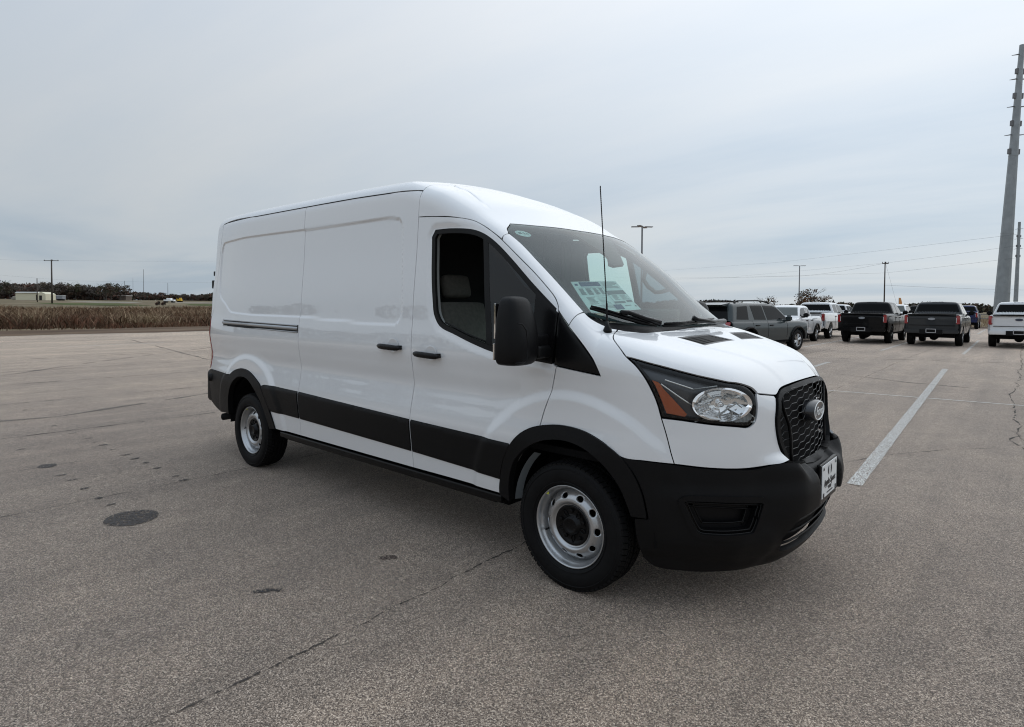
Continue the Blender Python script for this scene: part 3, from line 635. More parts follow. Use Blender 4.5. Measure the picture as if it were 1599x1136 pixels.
# wheel arch flares
def flare(name, cx, outr, inr, a0, a1, ex=0):
    pass
afo = [(-.495, .43), (-.487, .50), (-.449, .636), (-.387, .751), (-.319, .821), (-.252, .862), (-.178, .888), (-.095, .904), (.003, .910), (.121, .898), (.237, .859), (.338, .797), (.398, .722), (.436, .632), (.456, .54), (.460, .50)]
afi = [(-.418, .40), (-.408, .53), (-.366, .647), (-.287, .733), (-.19, .792), (-.087, .822), (.03, .828), (.15, .80), (.25, .74), (.325, .65), (.372, .54), (.384, .50)]
offa = lambda P: .014-.008*sstep(.06, .0, np.abs(np.hypot(P[:, 0]+.01, P[:, 2]-.35)-.475)-.0)*0
panel('front_arch_flare', VF, ST, [[g3(x, z) for x, z in afo+afi[::-1]]], .014, gap=.0015, off=.013, flange=.05, m=black, parent=van, mirror=True, corner=50)
aro2 = [(-4.285, .45), (-4.26, .64), (-4.20, .77)]+arr+[]
ari = [(-4.215, .45), (-4.19, .60), (-4.12, .72), (-4.02, .81), (-3.92, .852), (-3.78, .853), (-3.66, .81), (-3.55, .735), (-3.455, .63), (-3.385, .50), (-3.36, .42)]
panel('rear_arch_flare', VF, SD, [aro2+ari[::-1]], .018, gap=.0015, off=.013, flange=.05, m=black, parent=van, mirror=True, corner=50)
# rear bumper
rb = [(-4.80, .858), (-4.129, .853), (-4.20, .77), (-4.26, .64), (-4.285, .45), (-4.55, .44), (-4.80, .50)]
panel('rear_bumper_corner', VF, SD, [rb], .02, gap=.002, off=.006, m=black, parent=van, mirror=True, corner=30)
bm = bmesh.new(); box(bm, (-4.93, 0, .66), (.22, 1.74, .36)); bm_obj('rear_bumper', bm, black, van, True, .05, 4)
bm = bmesh.new(); tube(bm, [(-4.72, -.88, .775), (-4.76, -.955, .775)], [.05, .042], 14); bm_obj('bumper_stop', bm, rubber, van, True, .006)
bm = bmesh.new(); tube(bm, [(-4.10, -.78, .44), (-4.38, -.84, .40), (-4.50, -.915, .375)], .036, 16); bm_obj('exhaust_pipe', bm, dark, van, True)
bm = bmesh.new(); tube(bm, [(-4.90, -.62, 1.87), (-5.02, -.70, 1.87)], .03, 10); box(bm, (-4.95, -.78, 1.90), (.05, .06, .05)); box(bm, (-4.955, -.80, 1.78), (.06, .05, .09)); bm_obj('door_hinge', bm, black, van, bevel=.006)
# sill strip, underbody
bm = bmesh.new()
for s in (-1, 1):
    bm = bmesh.new(); box(bm, (-1.87, s*.925, .385), (2.72, .05, .05)); box(bm, (-1.87, s*.895, .358), (2.60, .07, .03)); bm_obj('side_step', bm, blackg, van, bevel=.012)
bm = bmesh.new()
for s in (-1, 1):
    box(bm, (-1.85, s*.80, .45), (2.6, .16, .12))
box(bm, (-2.2, 0, .52), (5.2, 1.1, .16)); box(bm, (-2.2, .45, .36), (1.2, .3, .2)); box(bm, (-1.2, -.3, .34), (.7, .3, .14)); box(bm, (-3.75, 0, .38), (.12, 1.3, .12))
box(bm, (0.35, 0, .36), (.9, .9, .2)); box(bm, (-1.9, 0, .33), (2.5, 1.44, .14)); box(bm, (-4.5, 0, .42), (.6, 1.3, .16)); box(bm, (-3.75, 0, .62), (1.9, 1.2, .2)); box(bm, (0, -.62, .38), (.12, .30, .10)); box(bm, (0, .62, .38), (.12, .30, .10))
tube(bm, [(-.10, -.60, .40), (-.06, -.62, .80)], .05, 10); tube(bm, [(-.10, .60, .40), (-.06, .62, .80)], .05, 10)
bm_obj('chassis', bm, dark, van)
# wheel housings
bm = bmesh.new()
for cx_, rr0 in ((0, .50), (-3.80, .50)):
    for s in (-1, 1):
        bm = bmesh.new(); n_ = 24; pr = []
        for yy in (.925, .56):
            pr.append([bm.verts.new((cx_+rr0*math.cos(a), s*yy, .36+rr0*math.sin(a))) for a in np.linspace(-.02, math.pi+.02, n_)])
        for k in range(n_-1): bm.faces.new((pr[0][k], pr[0][k+1], pr[1][k+1], pr[1][k]))
        bm.faces.new(pr[1]); bm_obj('wheel_housing', bm, dark, van)
for s in (-1, 1):
    bm = bmesh.new(); n_ = 14; an = np.linspace(R(132), R(176), n_); A1 = [bm.verts.new((.450*math.cos(a)+.01, s*.905, .36+.46*math.sin(a))) for a in an]; A2 = [bm.verts.new((.435*math.cos(a)+.015, s*.86, .36+.44*math.sin(a))) for a in an]
    for k in range(n_-1): bm.faces.new((A1[k], A1[k+1], A2[k+1], A2[k]))
    bm_obj('arch_inner_lip', bm, mat('primer_grey', (.22, .24, .25), .5), van, True)
# shell behind the shut lines
panel('inner_body', VF0, SD, [[(-4.55, 2.36), (-1.36, 2.33), (-1.28, 2.13), (-1.22, 2.13), (-1.22, 1.2), (-.25, 1.15), (-.30, .93), (-.56, .76), (-.60, .46), (-3.15, .46), (-3.30, .86), (-3.75, 1.02), (-4.2, .95), (-4.7, .9), (-4.6, 1.5)], ], .06, gap=0, off=-.035, flange=0, m=dark, parent=van, mirror=True, smooth=False)
panel('seam_backing', VF0, CY, [[(-4.6, -.82), (-1.0, -.80), (-1.0, .80), (-4.6, .82)]], .06, gap=0, off=-.03, flange=0, m=dark, parent=van, smooth=False)
fb = A('.10,-.90,1.38;.25,-.80,1.36;.33,-.3,1.36'); fb = fb+mir(fb)
# backing under hood, fender, nose: follows the nose 5 cm in
nb = Stereo((-.1, 0, .85), (1, 0, .1), 1.)
bk = [(.03, -.93, 1.40), (-.09, -.95, 1.15), (-.14, -.95, 1.0), (.02, -.93, .95), (.3, -.9, .87), (.45, -.86, .74), (.6, -.8, .5), (.7, -.6, .35), (.8, -.1, .35)]
bk = bk+mir(bk)+A('.27,.6,1.38;.3,.2,1.38;.3,-.2,1.38;.27,-.6,1.38')
panel('inner_nose', VF0, nb, [bk], .04, gap=0, off=-.075, flange=0, m=dark, parent=van, smooth=False)
# windscreen
wl = A('.004,-.853,1.529;-.162,-.839,1.678;-.326,-.838,1.821;-.47,-.824,1.93;-.570,-.821,2.005;-.612,-.797,2.046;-.630,-.762,2.076;-.650,-.725,2.085;-.580,-.528,2.087;-.535,-.33,2.087;-.504,-.15,2.085')
VW = lambda X, Y, Z: VF0(X, Y, Z)
wbq = lambda dz: [tuple(cast(VF0, End(1.2, -1, 2.2), np.array([[y, z+dz]]))[0]) for y, z in ((-.12, 1.452), (-.35, 1.454), (-.55, 1.46), (-.70, 1.474), (-.80, 1.494))]
wb = wbq(0)
wloop = wl+mir(wl)+mir(wb)+wb
SW = Stereo((-.7, 0, 1.0), (.6, 0, .8), 1.0)
w2 = resample(smooth_loop(SW.to2(np.array(wloop)), 40), .015)
ws_o = panel('windscreen', VF0, SW, [w2], .03, gap=.003, off=-.003, flange=0, m=wsg, parent=van, smooth=False)
frit = mat('black_glass_border', (.022, .024, .026), .35)
panel('windscreen_border', VF0, SW, [inset(w2, .002), inset(w2, .030*SW.k)], .02, gap=0, off=-.007, flange=0, m=frit, parent=ws_o, smooth=False)
wi = [(-.03, -.80, 1.575), (.10, -.70, 1.545), (.20, -.4, 1.535), (.22, 0, 1.535)]
cam_h = A('-.480,-.269,2.064;-.358,-.240,1.984;-.269,-.190,1.924;-.232,-.205,1.894;-.175,-.285,1.842;-.155,-.255,1.832;-.162,-.124,1.847;-.236,-.039,1.906;-.396,.120,2.019;-.447,.167,2.050')
panel('camera_housing', VF0, SW, [cam_h], .02, gap=0, off=-.010, flange=.018, m=mat('brown_grey_plastic', (.10, .09, .095), .6), parent=ws_o, smooth=False)
# cowl
cw = A('.012,-.85,1.519;.049,-.854,1.493;.083,-.843,1.471;.114,-.826,1.454;.151,-.799,1.435;.175,-.762,1.430;.188,-.745,1.426;.262,-.669,1.412;.290,-.58,1.410;.318,-.35,1.413;.330,-.15,1.416')
cwb = wbq(-.003)
cow = panel('cowl', VF0, SH, [cw+mir(cw)+mir(cwb)+cwb], .03, gap=.0, off=-.012, flange=.0, m=black, parent=van, corner=30)
# wipers
def onws(y, z, d=.012):
    q = cast(VF0, EN2, np.array([[y, z]]))[0]; n = grad(VF0, q[None])[0]; return q+n*d
EN2 = End(1.2, -1, 2.2)
for pts, arm in (([(-.815, 1.534), (-.76, 1.518), (-.66, 1.478), (-.58, 1.452), (-.50, 1.438)], [(-.69, 1.488), (-.64, 1.49), (-.57, 1.455), (-.50, 1.43)]), ([(-.45, 1.436), (-.28, 1.44), (-.13, 1.449), (.03, 1.455), (.20, 1.458)], [(-.14, 1.458), (-.12, 1.445), (.05, 1.43), (.30, 1.43)])):
    bm = bmesh.new(); P_ = [tuple(onws(y, z, .018)) for y, z in pts]; tube(bm, P_, [.008, .012, .012, .012, .008], 6)
    tube(bm, [tuple(onws(y, z, .034)) for y, z in pts], .006, 6)
    wp = bm_obj('wiper', bm, blackg, van, True)
    bm = bmesh.new(); tube(bm, [tuple(onws(y, z, .045)) for y, z in arm], [.016, .014, .013, .018], 8); bm_obj('wiper_arm', bm, blackg, wp, True)
# antenna
ap = cast(VF, TP, np.array([[.155, -.835]]))[0]
bm = bmesh.new(); tube(bm, [ap-[0, 0, .01], ap+[0, 0, .008], ap+[-.002, 0, .03], ap+[-.004, 0, .055]], [.026, .024, .013, .0085], 16)
an = bm_obj('antenna', bm, blackg, van, True)
def project_px(p):
    q = np.array(p)-CAM; return 799.5+926.69*(q@ar)/(q@af), 505.64-926.69*(q@au)/(q@af)
tp = ap+np.array([-.055, .0, .78])
bm = bmesh.new(); tube(bm, [ap+[-.004, 0, .05], ap+[-.006, 0, .15], ap+[-.008, 0, .16], tp], [.0065, .005, .0028, .0022], 8)
for k in range(60):
    t = k/60; p = (ap+[-.008, 0, .16])*(1-t)+tp*t; tube(bm, [p, p+(tp-p)*.008/np.linalg.norm(tp-p+1e-9)], [.0033, .0033], 6, cap=False)
tube(bm, [tp, tp+[0, 0, .012]], [.0035, .003], 8)
bm_obj('antenna_rod', bm, blackg, an)
# door window parts
W2 = resample(smooth_loop(WIN, 38), .02)
seal1 = panel('window_seal', VF, SD, [inset(W2, -.010), inset(W2, .022)], .016, gap=0, off=.001, flange=.02, m=rubber, parent=d1, smooth=False)
seal2 = link('window_seal', mirror_mesh(seal1.data), None, d2)
panel('window_divider', VF, SD, [[(-.735, 2.02), (-.690, 2.00), (-.575, 1.29), (-.625, 1.30)]], .03, gap=0, off=-.006, flange=.03, m=blackg, parent=van, smooth=False, mirror=True)
fw_ = [(-.695, 1.985), (-.622, 1.93), (-.472, 1.81), (-.325, 1.69), (-.262, 1.64), (-.275, 1.42), (-.32, 1.275), (-.544, 1.30), (-.585, 1.31)]
panel('front_quarter_glass', VF0, SD, [fw_], .05, gap=0, off=-.016, flange=0, m=sdg, parent=van, smooth=False, mirror=True)
lw_ = [(-1.165, 2.03), (-1.0, 2.04), (-.836, 2.02), (-.735, 1.99), (-.62, 1.315), (-.728, 1.34), (-.913, 1.40), (-1.04, 1.45), (-1.10, 1.52), (-1.145, 1.784)]
gl2 = glass('door_glass_clear', (.80, .90, .88), 1.5)
o_ = panel('door_glass', VF0, SD, [lw_], .05, gap=0, off=-.02, flange=0, m=gl2, parent=van, smooth=False, mirror=True)
bpy.data.objects.remove(o_[0])
# the near window is wound down: a sliver of glass edge stays in the channel
bm = bmesh.new(); tube(bm, [(-1.02, -.945, 1.447), (-.80, -.95, 1.375), (-.64, -.952, 1.335)], .006, 6); bm_obj('lowered_window_edge', bm, rubber, d1, True)
for o_q in [o for o in COL.objects if o.name.startswith('front_quarter_glass')]:
    pass
# handles
def handle(x, z, par, s):
    q, = cast(VF, SD, np.array([[x, z]])); n = grad(VF, q[None])[0]
    bm = bmesh.new(); L_ = .25; sec = []
    for t in np.linspace(-1, 1, 13):
        e_ = 1-abs(t)**6*.5; yy = q[1]-.040*(1-.35*t**4); r_ = .021*e_; px = q[0]+t*L_/2; pz = z-.004*t
        sec.append((px, yy, pz, r_))
    n8 = 12; rings = []
    for (px, yy, pz, r_) in sec: rings.append([bm.verts.new((px, s*(-1)*(yy+math.cos(a)*.013), pz+math.sin(a)*r_)) for a in np.linspace(0, 2*math.pi, n8, endpoint=False)])
    for i in range(len(rings)-1):
        for k in range(n8): bm.faces.new((rings[i][k], rings[i][(k+1) % n8], rings[i+1][(k+1) % n8], rings[i+1][k]))
    bm.faces.new(rings[0]); bm.faces.new(rings[-1])
    for e_ in (-1, 1): box(bm, (q[0]+e_*.10, -s*(q[1]-.015), z), (.035, .04, .03))
    h_ = bm_obj('door_handle', bm, blackg, par, True, .003)
    bm = bmesh.new(); n_ = 28; C0 = bm.verts.new((q[0]+.02, -s*(q[1]+.0015-.003), z+.025)); rg = []
    for rr_i, dd in ((1, -.004), (.9, -.0055), (.8, -.004)):
        rg.append([bm.verts.new((q[0]+.02+math.cos(2*math.pi*k/n_)*.062*rr_i, -s*(q[1]+dd), z+.012+math.sin(2*math.pi*k/n_)*.052*rr_i)) for k in range(n_)])
    for i in range(2):
        for k in range(n_): bm.faces.new((rg[i][k], rg[i][(k+1) % n_], rg[i+1][(k+1) % n_], rg[i+1][k]))
    for k in range(n_): bm.faces.new((rg[2][k], rg[2][(k+1) % n_], C0))
    bm_obj('handle_cup', bm, paint, h_, True)
handle(-1.14, 1.228, d1, -1); handle(-1.14, 1.228, d2, 1); handle(-1.545, 1.262, s1, -1)
# slide rail
rail_m = mat('rail_aluminium', (.45, .46, .47), .35, metal=.6)
for s in (-1,):
    bm = bmesh.new(); q0 = sp(-4.37, 1.37); q1 = sp(-2.86, 1.35)
    for dz, dy, r_ in ((.030, -.004, .006), (-.028, -.004, .006), (0.004, -.001, .017)):
        tube(bm, [q0+[0, dy, dz], (q0+q1)/2+[0, dy-.004, dz], q1+[0, dy, dz]], r_, 8)
    rl_ = bm_obj('sliding_rail', bm, rail_m, rq1, True)
    panel('rail_channel', VF, SD, [[(-4.375, 1.405), (-2.85, 1.383), (-2.85, 1.318), (-4.375, 1.340)]], .04, gap=0, off=.0015, flange=0, m=rubber, parent=rq1, smooth=False)
# gutter line
bm = bmesh.new()
for s in (-1, 1):
    tube(bm, [(p[0], s*(p[1]-.001), p[2]) for p in [sp(x, z-.002) for x, z in gut]], .0042, 5); bm_obj('roof_gutter', bm, rubber, van); bm = bmesh.new()
bm.free()
# mirror
def mirror(s, par):
    bm = bmesh.new(); rings = []; c0 = np.array([-.232, -1.17, 1.4])
    lev = [(1.236, .05, .05, -.02), (1.240, .095, .085, -.012), (1.262, .112, .100, -.004), (1.32, .120, .108, 0), (1.40, .118, .106, .0), (1.48, .108, .096, -.006), (1.56, .092, .080, -.012), (1.598, .078, .062, -.016), (1.611, .050, .036, -.02)]
    n_ = 28
    for z, hy, hx, sx in lev:
        rg = []
        for k in range(n_):
            a = 2*math.pi*k/n_; ca, sa = math.cos(a), math.sin(a); e_ = .42
            yy = math.copysign(abs(ca)**e_, ca)*hy; xx = math.copysign(abs(sa)**e_, sa)*hx*(1.0 if sa > 0 else .65)
            if sa > 0: xx *= (1-.25*(yy/hy)**2 if hy else 1)
            rg.append(bm.verts.new((c0[0]+xx+sx+.02, s*-1*(c0[1]+yy), z)))
        rings.append(rg)
    for i in range(len(rings)-1):
        for k in range(n_): bm.faces.new((rings[i][k], rings[i][(k+1) % n_], rings[i+1][(k+1) % n_], rings[i+1][k]))
    bm.faces.new(rings[0]); bm.faces.new(rings[-1])
    mh = bm_obj('wing_mirror', bm, black, par, True)
    sm = mh.modifiers.new('s', 'SUBSURF'); sm.levels = sm.render_levels = 1
    bm = bmesh.new(); box(bm, (-.185, -s*-1.05, 1.365), (.085, .24, .075)); box(bm, (-.165, -s*-1.02, 1.305), (.085, .12, .07)); bm_obj('mirror_arm', bm, black, mh, True, .018, 4)
    bm = bmesh.new(); box(bm, (-.286, -s*-1.175, 1.475), (.012, .17, .19)); box(bm, (-.288, -s*-1.175, 1.31), (.012, .18, .09)); bm_obj('mirror_glass', bm, mirror_m, mh, bevel=.002)
    bm = bmesh.new(); tube(bm, [(-.215+.020+.118*(1-.25*((p[0]+1.175)/.125)**2)-.004, -s*p[0], p[1]) for p in ((-1.29, 1.262), (-1.245, 1.262), (-1.222, 1.29), (-1.220, 1.36), (-1.232, 1.43), (-1.255, 1.462), (-1.285, 1.468))], .003, 5); bm_obj('signal_edge', bm, blackg, mh, True)
mirror(-1, d1); mirror(1, d2)
# inspection oval and price sheet on the windscreen
def patch(name, c, ux, uy, d, m, par, curved=True):
    pass
def ws_quad(name, corners, d, m, par, nu=8, nv=4):
    V = []; 
    for j in range(nv+1):
        for i in range(nu+1):
            u, v = i/nu, j/nv; a = np.array(corners[0])*(1-u)+np.array(corners[1])*u; b = np.array(corners[3])*(1-u)+np.array(corners[2])*u; p = a*(1-v)+b*v
            V.append(onws(p[0], p[1], d))
    Fs = [(j*(nu+1)+i, j*(nu+1)+i+1, (j+1)*(nu+1)+i+1, (j+1)*(nu+1)+i) for j in range(nv) for i in range(nu)]
    return link(name, mesh_np(name, V, Fs, True), m, par)
st = ws_quad('price_sheet', [(-.743, 1.711), (-.40, 1.726), (-.421, 1.552), (-.80, 1.529)], -.012, sheet_w, ws_o)
st['label'] = 'pale price sheet covered in small print behind the windscreen'
def on_sheet(u, v): 
    c = np.array([(-.743, 1.711), (-.40, 1.726), (-.421, 1.552), (-.80, 1.529)]); a = c[0]*(1-u)+c[1]*u; b = c[3]*(1-u)+c[2]*u; return tuple(a*(1-v)+b*v)
def sq(u0, v0, u1, v1): return [on_sheet(u0, v0), on_sheet(u1, v0), on_sheet(u1, v1), on_sheet(u0, v1)]
def sheet_rects(name, rects, m):
    V = []; Fs = []
    for r_ in rects:
        b = len(V); V += sq(*r_); Fs.append((b, b+1, b+2, b+3))
    q = cast(VF0, EN2, np.array(V)); V = q-grad(VF0, q)*.0095
    link(name, mesh_np(name, V, Fs, False), m, st)
sheet_rects('sheet_header', [(.14, .03, .56, .17), (.04, .08, .10, .14), (.49, .80, .66, .95)], blue_ink)
rl2 = [(.57, .34, .99, .47), (.56, .70, .80, .76), (.84, .68, .97, .74), (.72, .84, .86, .86), (.93, .86, .965, .90)]
rr = random.Random(3)
for c0, c1 in ((.06, .16), (.19, .31), (.34, .43), (.46, .55)):
    for k in range(9): rl2.append((c0, .24+k*.024, c1-rr.random()*.03, .252+k*.024))
for k in range(7): rl2.append((.10, .52+k*.036, .22+rr.random()*.05, .532+k*.036))
for k in range(9): rl2.append((.30, .56+k*.04, .42+rr.random()*.12, .568+k*.04))
for k in range(6): rl2.append((.60, .06+k*.035, .80+rr.random()*.16, .071+k*.035))
for k in range(5): rl2.append((.62, .50+k*.034, .70+rr.random()*.05, .511+k*.034)); rl2.append((.80, .50+k*.034, .90+rr.random()*.05, .511+k*.034))
for k in range(4): rl2.append((.08+.02*k, .80+k*.035, .30+rr.random()*.1, .808+k*.035))
rl2 += [(.04, .21, .56, .215), (.56, .20, .565, .8), (.28, .50, .56, .505)]
sheet_rects('sheet_print', rl2, grey_ink)
# oval inspection sticker
V = [onws(-.715, 2.025, -.011)]; n_ = 24
for k in range(n_): V.append(onws(-.715+.048*math.cos(2*math.pi*k/n_), 2.026+.022*math.sin(2*math.pi*k/n_), -.011))
ov = link('inspection_sticker', mesh_np('inspection_sticker', V, [(0, 1+k, 1+(k+1) % n_) for k in range(n_)], False), sheet_w, ws_o)
V = []; Fs = []
for a_, b_, c_, d_ in ((-.745, 2.022, -.722, 2.034), (-.712, 2.02, -.704, 2.034), (-.698, 2.022, -.678, 2.028)):
    b = len(V); V += [onws(y, z, -.0095) for y, z in ((a_, b_), (c_, b_), (c_, d_), (a_, d_))]; Fs.append((b, b+1, b+2, b+3))
link('sticker_print', mesh_np('sticker_print', V, Fs, False), mat('teal_print', (.08, .22, .20), .5), ov)
# interior: linings, headliner, dashboard, seats
for nm, par in (('door_lining', d1),):
    WI = inset(W2, .015)
    ln = panel('door_lining', VF0, SD, [[(-1.32, 2.15), (-.956, 2.12), (-.743, 2.05), (-.43, 1.84), (-.137, 1.59), (-.12, 1.25), (-.16, .95), (-.42, .60), (-.50, .46), (-1.32, .46)], WI], .05, gap=0, off=-.055, flange=-.03, m=trim_m, parent=d1, smooth=False)
    link('door_lining', mirror_mesh(ln.data), None, d2)
panel('headliner', VF0, STC, [[(p[0], p[1]*.96, p[2]) for p in capR+capF+ar3[::-1]]], .05, gap=0, off=-.05, flange=0, m=headl_m, parent=van, smooth=False)
apl = [(.0, -.93, 1.42), (.012, -.86, 1.52), (-.162, -.839, 1.678), (-.326, -.838, 1.821), (-.47, -.822, 1.935), (-.60, -.80, 2.03), (-.62, -.87, 1.98), (-.430, -.9, 1.85), (-.186, -.91, 1.65), (-.108, -.94, 1.56)]
pl1 = panel('pillar_trim', VF0, ST, [apl], .03, gap=0, off=-.03, flange=0, m=trim_m, parent=van, smooth=False, mirror=True)
bm = bmesh.new()
prof = [(.22, 1.44), (.12, 1.47), (-.10, 1.475), (-.30, 1.44), (-.42, 1.36), (-.40, 1.10), (-.30, .80), (.15, .75), (.30, 1.30)]
prof = [(min(a, .14), b-.015) for a, b in prof]; prism(bm, prof, -.70, .70); bm_obj('dashboard', bm, dash_m, van, True, .03, 3)
bm = bmesh.new(); box(bm, (-.28, .47, 1.50), (.22, .46, .09)); box(bm, (-.22, 0, 1.48), (.2, .34, .05)); bm_obj('instrument_hood', bm, dash_m, van, True, .035, 4)
bm = bmesh.new(); c_ = Vector((-.46, .47, 1.40)); ax = Vector((-.55, 0, .83)).normalized(); e1 = Vector((0, 1, 0)); e2 = ax.cross(e1)
tube(bm, [c_+e1*math.cos(a)*.19+e2*math.sin(a)*.19 for a in np.linspace(0, 2*math.pi, 33)], .014, 8); box(bm, c_, (.05, .36, .03), None); box(bm, c_, (.06, .14, .10)); bm_obj('steering_wheel', bm, blackg, van, True, .006)
bm = bmesh.new(); tube(bm, [(-.545, .86, 1.865), (-.52, .81, 1.84), (-.527, .80, 1.784), (-.485, .80, 1.725), (-.415, .80, 1.677), (-.364, .80, 1.682), (-.31, .85, 1.705)], .017, 10); bm_obj('grab_handle', bm, trim_m, van, True)
bm = bmesh.new(); tube(bm, [(-.57, -.83, 1.86), (-.60, -.78, 1.83), (-.56, -.75, 1.76), (-.49, -.75, 1.69), (-.44, -.76, 1.665), (-.40, -.83, 1.70)], .016, 10); bm_obj('grab_handle', bm, trim_m, van, True)
def seat(y):
    root = link('seat', None, None, van); root.location = (-1.14, y, .88)
    def cushion(name, c, s, rot, m, lv=2):
        bm = bmesh.new(); box(bm, c, s, rot); bmesh.ops.subdivide_edges(bm, edges=bm.edges, cuts=1, use_grid_fill=True)
        o = bm_obj(name, bm, m, root, True); md = o.modifiers.new('b', 'BEVEL'); md.width = .04; md.segments = 3; md.limit_method = 'ANGLE'; sb = o.modifiers.new('s', 'SUBSURF'); sb.levels = sb.render_levels = 1; return o
    rt = Matrix.Rotation(R(-14), 3, 'Y'); b = cushion('backrest', (-.12, 0, .38), (.13, .46, .66), rt, seat_m)
    for yy in (-.15, .15):
        bm = bmesh.new(); tube(bm, [(-.035+.17*0, yy, .16), (-.105, yy, .42), (-.17, yy, .66)], .006, 6); bm_obj('seat_piping', bm, blackg, b, True)
    bm = bmesh.new(); tube(bm, [(-.065, -.2, .33), (-.062, 0, .33), (-.065, .2, .33)], .005, 6); bm_obj('seat_seam', bm, blackg, b, True)
    cushion('cushion', (.12, 0, .0), (.50, .50, .14), Matrix.Rotation(R(-6), 3, 'Y'), seat_m)
    cushion('headrest', (-.235, 0, .82), (.10, .26, .18), rt, seat_m)
seat(-.52); seat(.47)
bm = bmesh.new(); tube(bm, [(-1.27, -.86, 2.02), (-1.26, -.87, 1.7), (-1.25, -.87, 1.35)], .022, 6); bm_obj('seat_belt', bm, mat('belt_grey', (.25, .24, .22), .8), van)
bm = bmesh.new(); box(bm, (-1.62, 0, 1.40), (.04, 1.66, 1.8)); bm_obj('cargo_shade_board', bm, mat('cargo_shade_dark', (.03, .03, .032), .8), van)  # dark board added to stand in for the unlit cargo space
bm = bmesh.new(); box(bm, (-.65, 0, .74), (1.9, 1.8, .04)); bm_obj('cab_floor', bm, dark, van)
bm = bmesh.new(); box(bm, (-1.33, -.83, 1.6), (.06, .10, 1.1)); box(bm, (-1.33, .83, 1.6), (.06, .10, 1.1)); bm_obj('pillar_cover', bm, trim_m, van, True, .02)

